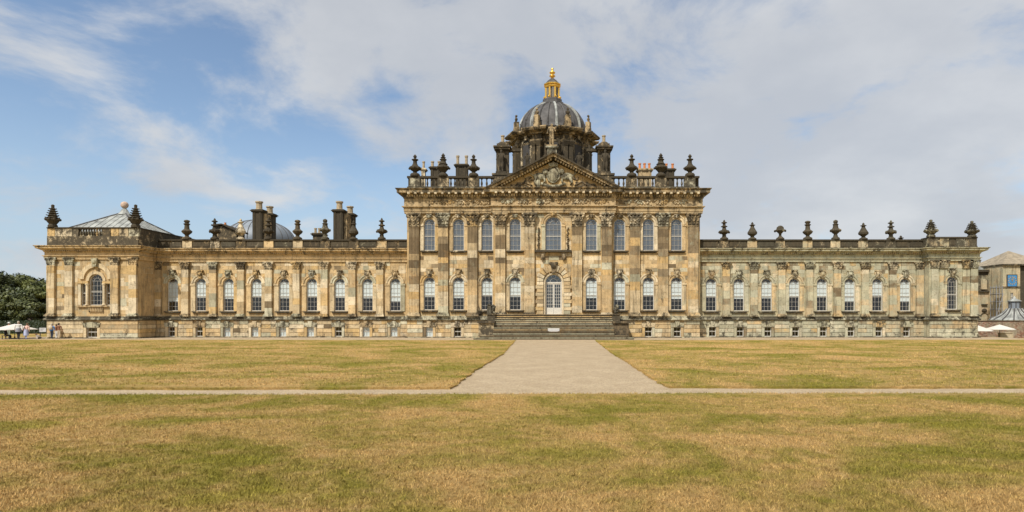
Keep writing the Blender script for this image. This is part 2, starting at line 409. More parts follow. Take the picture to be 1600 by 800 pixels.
v1, s1 = blades(xx, yy, 4, 0.015, 0.06, 0.008)
ex, ey = [], []
for e in EDGES:
    for (a, b) in zip(e[:-1], e[1:]):
        L = math.hypot(b[0]-a[0], b[1]-a[1])
        if abs(a[0]) > 34: continue
        for q in range(int(L*26)):
            t = rng.random(); ex.append(a[0]+(b[0]-a[0])*t+rng.gauss(0, .03)); ey.append(a[1]+(b[1]-a[1])*t+rng.gauss(0, .03))
v2, s2 = blades(np.array(ex), np.array(ey), 4, 0.02, 0.07, 0.010)
NF = 62000                                          # coarser tufts give the far lawns their grain
fy_ = yd(603, LH)+(yd(532, LH)-yd(603, LH))*nrng.random(NF); fx_ = nrng.uniform(-1, 1, NF)*(fy_-CAMY)*0.98
el = np.interp(fy_, [edge_pt(q, r_)[1] for q, r_ in ((705, 605), (740, 579), (785, 552.5), (805, 531.5))], [edge_pt(q, r_)[0] for q, r_ in ((705, 605), (740, 579), (785, 552.5), (805, 531.5))])
er = np.interp(fy_, [edge_pt(q, r_)[1] for q, r_ in ((1046, 603), (990, 571), (956, 550.5), (931, 531.5))], [edge_pt(q, r_)[0] for q, r_ in ((1046, 603), (990, 571), (956, 550.5), (931, 531.5))])
ok = (fx_ < el-.1) | (fx_ > er+.1)
v3, s3 = blades(fx_[ok], fy_[ok], 3, 0.02, 0.085, 0.016)
V = np.concatenate([v1, v2, v3]); SH = np.concatenate([s1, s2, s3]); nt_ = len(V)//3
me = bpy.data.meshes.new('grass'); me.vertices.add(len(V)); me.vertices.foreach_set('co', V.ravel())
me.loops.add(len(V)); me.loops.foreach_set('vertex_index', np.arange(len(V)))
me.polygons.add(nt_); me.polygons.foreach_set('loop_start', np.arange(0, len(V), 3)); me.update()
at = me.attributes.new('shade', 'FLOAT', 'POINT'); at.data.foreach_set('value', SH)
me.materials.append(GRASS); go = bpy.data.objects.new('grass', me); COL.objects.link(go); stuff(go)

# ------------------------------------------------------------------ the palace
PAL = tag(empty('palace'), 'long honey stone baroque palace with a columned centre, pediment and lead dome', 'palace')
YW, YP, YC, YM, YR = 0.0, -3.0, -1.0, -1.5, -1.1
XPL, XPR = PX(73.5, YP), PX(216, YP)           # left pavilion
XC0, XC1 = PX(636, YC), PX(1093.5, YC)         # central block
XM0, XM1 = PX(771, YM), PX(958, YM)            # its projecting middle
XR0, XR1 = PX(1452, YR), PX(1527.5, YR)        # right pavilion
LP = [(XPL, 8.5), (XPL, YP), (XPR, YP), (XPR, YW), (XC0, YW)]
RP = [(XC1, YW), (XR0, YW), (XR0, YR), (XR1, YR), (XR1, 9)]
CP = [(XC0, 12), (XC0, YC), (XM0, YC), (XM0, YM), (XM1, YM), (XM1, YC), (XC1, YC), (XC1, 12)]
ZCW = PZ(389); ZTOPW = PZ(374)                 # wing cornice top, parapet top
ZCC = PZ(296.5, YC); ZBC = PZ(275, YC)         # centre cornice top, balustrade top
# --- windows: meshes made once per kind, local origin at sill centre on the wall face
WM = {}
def window_kind(key, hw, zs, cols, rows, pw=0.42, rw=0.42, deep=0.22, kh=0.85, arched=True, surround=True, door=False):
    deep = min(deep, .13)
    d = {}
    top = zs+(hw if arched else 0)
    out = arch(0, 0, zs, hw) if arched else rect(-hw, hw, 0, zs)
    inn = arch(0, .07, zs, hw-.07) if arched else rect(-hw+.06, hw-.06, .07, zs-.06)
    f = MB(); f.prism(out, deep-.05, deep+.06, [inn]); f.box(-hw+.06, hw-.06, deep-.02, deep+.05, zs*.55-.03, zs*.55+.035); d['frame'] = f.mesh('window', WHITE)
    b = MB(); t = .012; ya, yb = deep, deep+.03
    for i in range(1, cols):
        x = -hw+2*hw*i/cols
        b.box(x-t, x+t, ya, yb, .06, zs)
    for j in range(1, rows):
        z = zs*j/rows
        b.box(-hw+.05, hw-.05, ya+.002, yb-.002, z-t, z+t)
    if arched:
        b.box(-hw+.05, hw-.05, ya+.002, yb-.002, zs-t*1.4, zs+t*1.4)
        b.prism(ring(hw*.42, hw*.42+2*t, zs, 10), ya, yb)
        for a in (36, 72, 108, 144):
            ca, sa = math.cos(R(a)), math.sin(R(a)); r0, r1 = hw*.45, hw-.05
            b.prism([(r0*ca-t*sa, zs+r0*sa+t*ca), (r0*ca+t*sa, zs+r0*sa-t*ca), (r1*ca+t*sa, zs+r1*sa-t*ca), (r1*ca-t*sa, zs+r1*sa+t*ca)], ya, yb)
    d['bars'] = b.mesh('glazing_bars', BARS)
    p = MB(); p.add([(x, deep+.015, z) for x, z in inn], [tuple(range(len(inn)))]); d['pane'] = p.mesh('pane', GLASS)
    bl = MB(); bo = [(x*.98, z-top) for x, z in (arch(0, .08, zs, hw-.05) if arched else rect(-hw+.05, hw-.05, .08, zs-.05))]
    bl.prism(bo, deep+.045, deep+.05); d['skypanel'] = bl.mesh('blind', SKYPANEL)  # added panel that carries the painted sky reflection of the upper windows
    bl = MB(); bl.box(-hw+.05, hw-.05, deep+.045, deep+.05, -1, 0); d['blind'] = bl.mesh('blind', BLIND)
    si = MB(); si.box(-hw-.3, hw+.3, -.26, deep-.05, -.16, -.02); si.box(-hw-.2, hw+.2, -.16, .1, -.27, -.162); d['sill'] = si.mesh('sill', STONE)
    if surround and arched:
        d['jambs'] = []
        for q in (-1, 1):
            s = MB(); xa, xb = sorted((q*hw, q*(hw+pw))); s.box(xa, xb, -.09, .03, -.02, zs-.22)
            xa, xb = sorted((q*(hw-.0), q*(hw+pw+.06))); s.box(xa, xb, -.16, .028, zs-.22, zs-.08); s.box(xa, xb-.0, -.12, .026, zs-.079, zs+.03)
            d['jambs'].append(s.mesh('jamb', STONE))
        s = MB(); s.prism(ring(hw+.005, hw+rw*.62, zs+.03, 16), -.10, .02); s.prism(ring(hw+rw*.62, hw+rw, zs+.03, 16), -.17, .02); d['archivolt'] = s.mesh('archivolt', STONE)
        k = MB(); z0, z1 = top+.0, top+kh
        k.prism([(-.13, z0), (.13, z0), (.26, z1), (-.26, z1)], -.30, .02); k.box(-.33, .33, -.36, .0, z1, z1+.1)
        for q in (-1, 1): k.prism([(q*.15, z0+.1), (q*.27, z0+.12), (q*.42, z1-.12), (q*.28, z1-.12)][::q], -.2, .01)
        k.ball((0, -.3, z0+kh*.55), (.16, .14, .22), 8, 5)
        d['keystone'] = k.mesh('keystone', STONE)
    d['par'] = (hw, zs, top, deep); WM[key] = d
    return d
WS = 13.43
window_kind('wing', 8.4/WS, PZ(443.4)-PZ(486), 3, 6, 0.50, 0.42)
window_kind('upper', 8.9/13.62, PZ(350.5, YC)-PZ(391.5, YC), 3, 5, 0.40, 0.40, .22, .35)
window_kind('upper_mid', 12.6/13.72, PZ(351, YM)-PZ(391, YM), 4, 5, 0.42, 0.40, .22, .35)
window_kind('lower', 8.9/13.62, PZ(442, YC)-PZ(484.5, YC), 3, 6, 0.42, 0.42, .22, .85)
window_kind('east', 8.5/13.64, PZ(440.5, YR)-PZ(483.5, YR), 4, 6, 0.36, 0.40, .22, .85)
window_kind('venetian', 10.6/14.03, PZ(439, YP)-PZ(477, YP), 4, 5, 0.0, 0.0, .2, surround=False)
window_kind('sidelight', 4.3/14.03, PZ(443, YP)-PZ(477, YP), 1, 5, arched=False, deep=.2)
window_kind('base', 5.6/WS, PZ(510.5)-PZ(527)-.1, 2, 2, arched=False, deep=.2)
window_kind('base_big', 8.6/14.03, PZ(510, YP)-PZ(527, YP)-.1, 3, 2, arched=False, deep=.2)
def put_window(key, x, y, z, blind=None, zc=LEFTZ, stones=True):
    d = WM[key]; hw, zs, top, deep = d['par']; L = (x, y, z)
    w = link(d['frame'], 'window', PAL, loc=L)
    def sub(k, name, col=None, soot=0):
        o = link(d[k], name, w, col, soot); return o
    sub('bars', 'glazing_bars'); sub('pane', 'pane')
    if blind == 'dark': o = sub('skypanel', 'blind'); o.location.z = top
    elif blind: o = sub('blind', 'blind'); o.location.z = zs+hw*.25 if key not in ('base', 'base_big') else zs-.05; o.scale.z = blind
    if stones:
        sub('sill', 'sill', tint(*zc), .6)
        if 'jambs' in d:
            for jm in d['jambs']: link(jm, 'jamb', w, tint(min(1, zc[0]+.1), 0, 0), 0.05)
            sub('archivolt', 'archivolt', tint(min(1, zc[0]+.1), 0, 0), .2)
            sub('keystone', 'keystone', tint(.65, .0, .35), .42)
    return w
HOLES = {'L': [], 'C0': [], 'M': [], 'C1': [], 'R': [], 'P': [], 'E': []}
OBST = []                                        # (plane y, x, half width, z0, spring, arched radius, keystone half, keystone top)
def arch_window(wall, key, px, y, py_sill, blind, extra=0.0, kk=0.36):
    x, z = PX(px, y), PZ(py_sill, y); hw, zs, top, deep = WM[key]['par']
    HOLES[wall].append(arch(x, z, z+zs, hw)); put_window(key, x, y, z, blind, zone(x))
    OBST.append((y, x, hw+.5, z-.3, z+zs, hw+.42, kk, z+top+.95))
def base_window(wall, px, y, blind=None):
    x = PX(px, y); hw, zs, top, deep = WM['base']['par']; z = .1
    HOLES[wall].append(rect(x-hw, x+hw, z, z+zs)); w = put_window('base', x, y, z, blind, stones=False)
    for q in (-1, 1):
        s = MB(); xa, xb = sorted((q*hw, q*(hw+.3))); s.box(xa, xb, -.12, .03, -.1, zs-.001)
        link(s.mesh('jamb', STONE), 'jamb', w, tint(*zone(x)), .15)
    s = MB()
    s.prism([(-.17, zs), (.17, zs), (.26, zs+.66), (-.26, zs+.66)], -.24, .02)
    for q in (-1, 1): s.prism([(q*.19, zs), (q*(hw+.3), zs), (q*(hw+.42), zs+.46), (q*.27, zs+.5)][::q], -.17, .02)
    link(s.mesh('lintel', STONE), 'lintel', w, tint(.3, .0, .7), .38)
    return x
LWX = [270.5+43.4*k for k in range(9)]; RWX = [1111+43.3*k for k in range(8)]
for i, px in enumerate(LWX):
    arch_window('L', 'wing', px, YW, 486, rng.choice((1.5, 1.7, 1.8, 1.85, 1.9, 2.2))); base_window('L', px-2, YW, 1.0 if i in (2, 3, 4, 5, 7, 8) else None)
for i, px in enumerate(RWX):
    arch_window('R', 'wing', px, YW, 486, rng.choice((1.5, 1.7, 1.8, 1.85, 1.9, 2.2))); base_window('R', px+2, YW)
CWX = [671, 716.5, 761, 805, 924, 968, 1013, 1057]
for i, px in enumerate(CWX):
    wl, y = ('M', YM) if 771 < px < 958 else (('C0', YC) if px < 864 else ('C1', YC))
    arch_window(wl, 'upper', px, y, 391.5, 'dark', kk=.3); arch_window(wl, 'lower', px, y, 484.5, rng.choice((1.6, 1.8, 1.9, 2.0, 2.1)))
for i, px in enumerate((671, 715, 1013, 1058)): base_window('C0' if px < 864 else 'C1', px, YC, 1.0 if i == 0 else None)
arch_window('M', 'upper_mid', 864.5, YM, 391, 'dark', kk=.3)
arch_window('E', 'east', 1487.5, YR, 483.5, None)
# venetian window in the left pavilion
xv = PX(150.7, YP); zv = PZ(477, YP); hwv = WM['venetian']['par'][0]
HOLES['P'].append(arch(xv, zv, PZ(439, YP), hwv)); wv = put_window('venetian', xv, YP, zv, None, LEFTZ, False)
slx = 19.0/14.03
for q in (-1, 1):
    hw, zs = WM['sidelight']['par'][:2]; HOLES['P'].append(rect(xv+q*slx-hw, xv+q*slx+hw, zv, zv+zs)); put_window('sidelight', xv+q*slx, YP, zv, None, LEFTZ, False)
for qx in (-.93, .93):                            # engaged columns between the lights
    m = MB(); m.lathe([(.2, 0), (.2, .12), (.15, .16), (.14, 2.2), (.2, 2.3), (.2, 2.42)], qx, -.12, 0, 10); link(m.mesh('column', STONE), 'column', wv, HON[4], .05)
for qx in (-1.8, 1.8):
    m = MB(); m.box(qx-.15, qx+.15, -.14, .02, 0, 2.42); link(m.mesh('jamb', STONE), 'jamb', wv, HON[4], .05)
m = MB(); m.prism(ring(hwv+.02, hwv+.32, PZ(439, YP)-zv, 18), -.12, .02); m.prism(ring(1.32, 1.8, PZ(436.5, YP)-zv+.02, 22), -.16, .02); link(m.mesh('archivolt', STONE), 'archivolt', wv, HON[2], .1)
for q in (-1, 1):
    m = MB(); a, b = sorted((q*(hwv+.03), q*1.97)); m.box(a, b, -.22, .02, 2.42, 2.66)
    link(m.mesh('impost', STONE), 'impost', wv, HON[1], .1)
m = MB(); m.box(-2.05, 2.05, -.22, .02, -.18, -.003); link(m.mesh('sill', STONE), 'sill', wv, HON[3], .3)
for i in range(9):
    m = MB(); m.lathe([(.05, 0), (.09, .2), (.05, .45), (.07, .6)], -.72+.18*i, -.09, -.8, 8); link(m.mesh('baluster', STONE), 'baluster', wv, HON[3], .25)
m = MB(); m.prism([(-.2, PZ(415, YP)-zv-.15), (.2, PZ(415, YP)-zv-.15), (.32, PZ(404, YP)-zv), (-.32, PZ(404, YP)-zv)], -.4, .02); m.ball((0, -.36, PZ(409, YP)-zv), (.24, .2, .3), 8, 6)
link(m.mesh('keystone', STONE), 'keystone', wv, GRN[0], .35)
OBST.append((YP, xv, 2.08, zv-.9, PZ(436.5, YP), 1.8, .34, PZ(403, YP)))
xb = PX(144.3, YP); hb, zb = WM['base_big']['par'][:2]
HOLES['P'].append(rect(xb-hb, xb+hb, .1, .1+zb)); wb = put_window('base_big', xb, YP, .1, None, stones=False)
for q in (-1, 1):
    m = MB(); a, b = sorted((q*hb, q*(hb+.3))); m.box(a, b, -.12, .03, -.1, zb-.001)
    link(m.mesh('jamb', STONE), 'jamb', wb, HON[2], .1)
m = MB()
for i in range(-2, 3):
    m.prism([((i*.3-.14)*1.0, zb), ((i*.3+.14), zb), ((i*.42+.2), zb+.62-.06*abs(i)), ((i*.42-.2), zb+.62-.06*abs(i))], -.22+.03*abs(i), .02)
link(m.mesh('lintel', STONE), 'lintel', wb, GRN[0], .4)
# entrance door
xd = PX(865, YM); zd = PZ(491, YM); hd = 13/13.72; zsd = PZ(441.5, YM)-zd
HOLES['M'].append(arch(xd, zd, zd+zsd, hd)); OBST.append((YM, xd, 2.05, zd-1, zd+zsd, 2.0, .45, PZ(408, YM)))
m = MB(); m.prism(arch(0, 0, zsd, hd), .20, .32, [arch(0, .05, zsd, hd-.08)]); m.box(-hd+.08, hd-.08, .2, .31, zsd-.09, zsd+.07)
door = m.build('entrance_door', WHITE, PAL, loc=(xd, YM, zd))
for q in (-1, 1):
    m = MB(); x0, x1 = sorted((q*.01, q*(hd-.09)))
    m.box(x0, x1, .24, .30, .05, .75); m.box(x0, x0+.09, .24, .30, .75, zsd-.09); m.box(x1-.09, x1, .24, .30, .75, zsd-.09); m.box(x0+.09, x1-.09, .24, .30, zsd-.2, zsd-.09)
    for i in (1, 2): xx_ = x0+.09+(x1-x0-.18)*i/3; m.box(xx_-.015, xx_+.015, .25, .29, .75, zsd-.2)
    for j in range(1, 7): zz = .75+(zsd-.95)*j/7; m.box(x0+.09, x1-.09, .252, .288, zz-.015, zz+.015)
    m.ball((q*.07, .2, 1.05), .04, 6, 4)
    link(m.mesh('door_leaf', WHITE), 'door_leaf', door)
m = MB(); m.prism(ring(hd*.42, hd*.42+.035, zsd+.05, 12), .24, .28)
for a in (36, 72, 108, 144):
    ca, sa, t = math.cos(R(a)), math.sin(R(a)), .016; r0, r1 = hd*.45, hd-.06
    m.prism([(r0*ca-t*sa, zsd+r0*sa+t*ca), (r0*ca+t*sa, zsd+r0*sa-t*ca), (r1*ca+t*sa, zsd+r1*sa-t*ca), (r1*ca-t*sa, zsd+r1*sa+t*ca)], .24, .28)
link(m.mesh('fanlight_bars', WHITE), 'fanlight_bars', door)
m = MB(); m.prism(arch(0, .5, zsd, hd-.06), .262, .268); link(m.mesh('pane', GLASS), 'pane', door)
for q in (-1, 1):                                  # rusticated jamb stones and voussoirs
    for j in range(9):
        z0 = j*(zsd+.1)/9; m = MB(); x0, x1 = sorted((q*(hd+.22), q*(hd+(1.1 if j % 2 else .95)))); m.box(x0, x1, -.26, .02, z0+.03, z0+(zsd+.1)/9-.02)
        link(m.mesh('jamb_stone', STONE), 'jamb_stone', door, tint(.9, .05, .05), .05)
for i in range(11):
    if i == 5: continue
    a0, a1 = math.pi*i/11+.025, math.pi*(i+1)/11-.025; m = MB(); m.prism(ring(hd+.24, hd+(1.05 if i % 2 else .92), zsd+.1, 2, a0, a1), -.26, .02)
    link(m.mesh('voussoir', STONE), 'voussoir', door, tint(.9, .05, .05), .08)
m = MB(); m.prism([(-.2, zsd+hd+.1), (.2, zsd+hd+.1), (.36, zsd+hd+1.35), (-.36, zsd+hd+1.35)], -.5, .02); m.ball((0, -.46, zsd+hd+.95), (.3, .25, .4), 8, 6)
for q in (-1, 1): m.ball((q*.32, -.3, zsd+hd+1.2), (.22, .16, .2), 8, 5)
link(m.mesh('keystone', STONE), 'keystone', door, BRN[1], .5)
m = MB(); m.prism(arch(0, 0, zsd, hd+.2), -.1, .02, [arch(0, -.001, zsd, hd)]); link(m.mesh('architrave', STONE), 'architrave', door, HON[4], 0)
# festoons either side of the middle upper window
for q in (-1, 1):
    m = MB(); xq = PX(864.5+q*22.5, YM)
    for j in range(11): m.ball((rng.uniform(-.07, .07), -.08, -.24*j), (rng.uniform(.1, .17), .13, rng.uniform(.1, .16)), 7, 5)
    m.build('carved_festoon', STONE, PAL, BRN[1], .45, loc=(xq, YM, PZ(357, YM)))
    m = MB(); m.box(-.3, .3, -.3, .02, -.2, .1); m.ball((0, -.2, -.5), (.24, .22, .42), 8, 6)
    m.build('bracket', STONE, PAL, BRN[2], .4, loc=(PX(864.5+q*16.5, YM), YM, PZ(395, YM)))
m = MB(); m.box(PX(836, YM), PX(893, YM), YM-.45, YM+.02, PZ(394.5, YM), PZ(391.2, YM)); m.build('ledge', STONE, PAL, BRN[0], .6)

# --- walls (openings are real holes)
def wall(poly, y, th, holes, col): m = MB(); m.prism(poly, y, y+th, holes); return m.build('wall', STONE, PAL, col, .02)
wall(rect(XPR+.02, XC0-.02, 0, ZCW-.3), YW, .5, HOLES['L'], (.47, .335, .17))
wall(rect(XC1+.02, XR0-.02, 0, ZCW-.3), YW, .5, HOLES['R'], (.43, .37, .23))
wall(rect(XPL, XPR, 0, ZCW-.3), YP, .5, HOLES['P'], (.47, .335, .17))
wall(rect(XR0, XR1, 0, ZCW-.3), YR, .5, HOLES['E'], (.42, .38, .25))
wall(rect(XC0, XM0-.01, 0, ZCC-.3), YC, .5, HOLES['C0'], (.46, .325, .16))
wall(rect(XM1+.01, XC1, 0, ZCC-.3), YC, .5, HOLES['C1'], (.46, .33, .165))
wall(rect(XM0, XM1, 0, ZCC-.3), YM, .9, HOLES['M'], (.47, .33, .16))
def side_wall(x0, x1, y0, y1, z1, col): m = MB(); m.box(x0, x1, y0, y1, 0, z1); return m.build('wall', STONE, PAL, col, .05)
side_wall(XPR-.5, XPR, YP+.502, 8, ZCW-.3, (.45, .32, .165)); side_wall(XPL, XPL+.5, YP+.502, 8, ZCW-.3, HON[0])
side_wall(XPL, XPR, 8.002, 8.5, ZCW-.3, HON[0])
side_wall(XR0, XR0+.5, YR+.502, .5, ZCW-.3, GRN[0]); side_wall(XR1-.5, XR1, YR+.502, 9, ZCW-.3, GRN[1]); side_wall(XC1+.02, XR1-.502, 8.5, 9, ZCW-.3, GRN[1])
side_wall(XC0, XC0+.5, YC+.502, 12, ZCC-.3, HON[3]); side_wall(XC1-.5, XC1, YC+.502, 12, ZCC-.3, HON[3]); side_wall(XC0+.502, XC1-.502, 11.5, 12, ZCC-.3, HON[3])
side_wall(XPR, XC0, 8.5, 9, ZCW-.3, HON[0])
m = MB(); m.box(XPL+.6, XPR-.6, 1.5, 1.6, 0, 10); m.box(XPR+.1, XC0-.1, 5, 5.1, 0, 10); m.box(XC1+.1, XR1-.6, 5, 5.1, 0, 10); m.box(XC0+.6, XC1-.6, 4.5, 4.6, 0, 16)
m.build('inner_wall', ROOM, PAL)
m = MB(); m.box(XPL+.1, XPR-.1, YP+.2, 8.3, ZCW-.28, ZCW-.1); m.box(XPR+.1, XC0-.1, .2, 8.7, ZCW-.279, ZCW-.1); m.box(XC1+.1, XR1-.1, .2, 8.7, ZCW-.28, ZCW-.1); m.box(XC0+.1, XC1-.1, YC+.3, 11.9, ZCC-.28, ZCC-.1); m.build('roof_deck', LEAD, PAL)

# --- ashlar: individual blocks a little proud of the wall, cut back round the openings
BLK = []
def ashlar(x0, x1, z0, z1, y, zc, rowh=.44, lo=.65, hi=1.35):
    obs = [o for o in OBST if abs(o[0]-y) < .01 and x0 < o[1] < x1]
    nrow = max(1, round((z1-z0)/rowh)); rh = (z1-z0)/nrow
    for j in range(nrow):
        za, zb = z0+j*rh, z0+(j+1)*rh; spans = [(x0, x1)]
        for (_, ox, ohw, oz0, ozs, orad, kk, ktop) in obs:
            h = 0
            if zb > oz0 and za < ozs+.05: h = ohw
            elif za < ozs+orad and za >= ozs: h = max(kk, math.sqrt(max(0, orad**2-(za-ozs)**2)))
            elif ozs+orad <= za < ktop: h = kk
            if h:
                n2 = []
                for a, b in spans:
                    if ox-h > a+.12: n2.append((a, min(b, ox-h)))
                    if ox+h < b-.12: n2.append((max(a, ox+h), b))
                    if ox-h >= b or ox+h <= a: n2.append((a, b))
                spans = list(dict.fromkeys(n2))
        for a, b in spans:
            x = a+(0 if b-a < lo*1.3 else -rng.uniform(0, .5)*lo)
            while x < b-.05:
                L = rng.uniform(lo, hi); e = x+L
                if b-e < lo*.45: e = b
                xa, xb_ = max(a, x), min(b, e)
                if xb_-xa > .1: BLK.append((xa+.006, xb_-.006, y-.014-rng.uniform(0, .012), y+.03, za+.006, zb-.006, tint(*zc)))
                x = e
# --- pilasters
def capital_mesh(w, h, d, n=3):
    m = MB(); m.frust(0, -d*.45, 0, h*.8, w*.5, d*.5, w*.60, d*.62); m.box(-w*.56, w*.56, -d*1.02, .01, -.07, .0)
    m.box(-w*.78, w*.78, -d*1.5, .01, h*.86, h)
    for r_, zz, sc in ((0, h*.12, 1.0), (1, h*.40, 1.0)):
        k = n+(0 if r_ == 0 else 1)
        for i in range(k):
            x = (i-(k-1)/2)*w*1.02/(k-.6)
            m.frust(x, -d*1.02-.02*r_, zz, zz+h*.25, w*.12, d*.14, w*.14, d*.2); m.ball((x, -d*1.22, zz+h*.26), (w*.13, d*.25, h*.07), 7, 4)
    for q in (-1, 1):
        m.ball((q*w*.62, -d*1.15, h*.74), (w*.17, d*.35, h*.14), 8, 6); m.ball((q*w*.2, -d*1.15, h*.76), (w*.1, d*.25, h*.09), 7, 4)
    m.ball((0, -d*1.4, h*.93), (w*.13, d*.22, h*.1), 7, 4)
    return m.mesh('capital', STONE)
CAPW = capital_mesh(.80, 11.5/WS, .27); CAPC = capital_mesh(1.10, 20.0/13.62, .38); CAPP = capital_mesh(.84, 12.4/14.03, .22)
def fluted(w, d, n=6):
    pts = [(-w/2, 0.01), (-w/2, -d)]; fw = w/(2*n+1)
    for i in range(n):
        a = -w/2+fw*(2*i+1); pts += [(a, -d), (a+fw*.2, -d+.05), (a+fw*.8, -d+.05), (a+fw, -d)]
    pts += [(w/2, -d), (w/2, .01)]
    m = MB(); k = len(pts); m.add([(x, y, 0) for x, y in pts]+[(x, y, 1) for x, y in pts], [(i, i+k, (i+1) % k+k, (i+1) % k)[::-1] for i in range(k)]+[tuple(range(k))[::-1], tuple(range(k, 2*k))])
    bm = bmesh.new(); me = m.mesh('shaft_block', STONE); bm.from_mesh(me); bmesh.ops.recalc_face_normals(bm, faces=bm.faces); bm.to_mesh(me); bm.free(); return me
FLU = fluted(1.10, .36); m = MB(); m.box(-.5, .5, -1, .01, 0, 1); UNIT = m.mesh('shaft_block', STONE)
m = MB(); m.box(-.55, .55, -.36, .01, 0, 1); PLAINB = m.mesh('shaft_block', STONE)
def pilaster(x, y, z0, z1, w, d, cap, caph, zc, flutedp=False, dark=None, nblk=6, soot=.0):
    b = MB(); hb = .42 if flutedp else .32
    b.box(-w*.68, w*.68, -d*1.75, .01, 0, hb*.45); b.box(-w*.62, w*.62, -d*1.45, .01, hb*.45, hb*.72); b.box(-w*.55, w*.55, -d*1.2, .01, hb*.72, hb)
    p = b.build('pilaster', STONE, PAL, tint(.65, .1, .25), .36, loc=(x, y, z0))
    cz = z1-caph; zz = hb; H = cz-z0-hb; cuts = [0]
    while cuts[-1] < H-.01:
        n_ = cuts[-1]+rng.uniform(.75, 1.25)*H/nblk; cuts.append(H if H-n_ < .3*H/nblk else n_)
    for a, c in zip(cuts[:-1], cuts[1:]):
        col = tint(*zc) if dark is None else dark((a+c)/2/H)
        if flutedp: o = link(FLU if rng.random() > .06 else PLAINB, 'shaft_block', p, col, soot); o.scale = (w/1.1, d/.36, c-a-.006)
        else: o = link(UNIT, 'shaft_block', p, col, soot); o.scale = (w, d, c-a-.006)
        o.location.z = hb+a
    o = link(cap, 'capital', p, tint(.7, .1, .2), .5 if flutedp else .44); o.location.z = cz-z0
    return p
LPX = [247+43.4*k for k in range(9)]; RPX = [1134+43.3*k for k in range(7)]+[1436]
for px in LPX: pilaster(PX(px), YW, PZ(494.5), PZ(409.3), .80, .27, CAPW, 11.5/WS, LEFTZ)
for px in RPX: pilaster(PX(px), YW, PZ(494.5), PZ(409.3), .80, .27, CAPW, 11.5/WS, RIGHTZ)
for px in (81.5, 109.5, 180.7, 209.3): pilaster(PX(px, YP), YP, PZ(494, YP), PZ(402.5, YP), .84, .28, CAPP, 12.4/14.03, LEFTZ)
for px in (1459.5, 1473.5, 1509, 1521): pilaster(PX(px, YR), YR, PZ(494, YR), PZ(406.5, YR), .80, .2 if px not in (1473.5, 1509) else .12, CAPW, 11.5/WS, RIGHTZ)
def dk(frac, top=None):
    def f(t):
        if t > frac:
            c = rng.choice(BRN) if rng.random() < .85 else rng.choice(HON); k = rng.uniform(.85, 1.15)
            return tuple(x*k for x in c)
        return tint(.85, .05, .1)
    return f
CPX = [(647.5, dk(.22)), (693, dk(.36)), (738.5, dk(.34)), (782, dk(.55)), (827.5, dk(1.1)), (901.5, dk(.80)), (947.5, dk(.62)), (991.5, dk(.42)), (1035.5, dk(.45)), (1082.5, dk(.6))]
for px, f in CPX:
    y = YM if 771 < px < 958 else YC
    pilaster(PX(px, y), y, PZ(494, y), PZ(333.5, y), 1.10, .36, CAPC, 20/13.62, MIDZ, True, f, 12, .16)
# ashlar fields between the pilasters
for px in LWX: ashlar(PX(px-16.2), PX(px+16.2), PZ(493), PZ(409.5), YW, LEFTZ)
for px in RWX: ashlar(PX(px-16.2), PX(px+16.2), PZ(493), PZ(409.5), YW, RIGHTZ)
for a, b in ((88, 103), (116, 174), (187.5, 203)): ashlar(PX(a, YP), PX(b, YP), PZ(491, YP), PZ(403, YP), YP, LEFTZ)
ashlar(PX(1479.5, YR), PX(1502.5, YR), PZ(491, YR), PZ(407, YR), YR, RIGHTZ)
CC = [c for c, _ in CPX]
for a, b in zip(CC[:-1], CC[1:]):
    y = YM if 771 < a < 958 and 771 < b < 958 else YC
    if b-a > 60: ashlar(PX(a+9, y), PX(b-9, y), PZ(491, y), PZ(334, y), y, MIDZ)
    elif a < 760 or a > 950 or y == YM: ashlar(PX(a+8.4, y), PX(b-8.4, y), PZ(491, y), PZ(334, y), y, (.72, .2, .08))
    else:
        xa, xb_ = (PX(a+8.4, YC), XM0-.02) if a < 864 else (XM1+.02, PX(b-8.4, YC)); ashlar(xa, xb_, PZ(491, YC), PZ(334, YC), YC, (.72, .2, .08))
BLK.sort(key=lambda b: -(b[1]-b[0])*(b[5]-b[4]))
UB = MB(); UB.box(-.5, .5, -.5, .5, -.5, .5); UBM = UB.mesh('ashlar_block', STONE)
for b in BLK[:300]:
    o = link(UBM, 'ashlar_block', PAL, b[6], .04, ((b[0]+b[1])/2, (b[2]+b[3])/2, (b[4]+b[5])/2)); o.scale = (b[1]-b[0], b[3]-b[2], b[5]-b[4])
m = MB()
for b in BLK[300:]: m.box(*b)
stuff(m.build('ashlar', STONE, PAL, (0, 0, 0), .04))
# quoin return of the left pavilion: niche and panel on the side wall
m = MB(); ny = -1.45
pts = [(ny-.62, 2.9)]+[(ny-.62*math.cos(math.pi*i/10), 6.2+.62*math.sin(math.pi*i/10)) for i in range(11)]+[(ny+.62, 2.9)]
k = len(pts)
m.add([(XPR+.05, y, z) for y, z in pts]+[(XPR+.05, ny+(y-ny)*1.28, 2.9-.1+(z-2.9)*1.06) for y, z in pts]+[(XPR-.0, y, z) for y, z in pts],
      [(i, i+1, i+1+k, i+k) for i in range(k-1)]+[(i, i+1, i+1+2*k, i+2*k) for i in range(k-1)])
m.build('niche_frame', STONE, PAL, HON[3], .15)
m = MB(); m.box(XPR, XPR+.07, -2.1, -.7, 7.3, 7.35); m.box(XPR, XPR+.07, -2.1, -.7, 7.9, 7.95); m.box(XPR, XPR+.07, -2.1, -2.05, 7.352, 7.898); m.box(XPR, XPR+.07, -.75, -.7, 7.352, 7.898); m.build('sunk_panel', STONE, PAL, HON[2], .1)

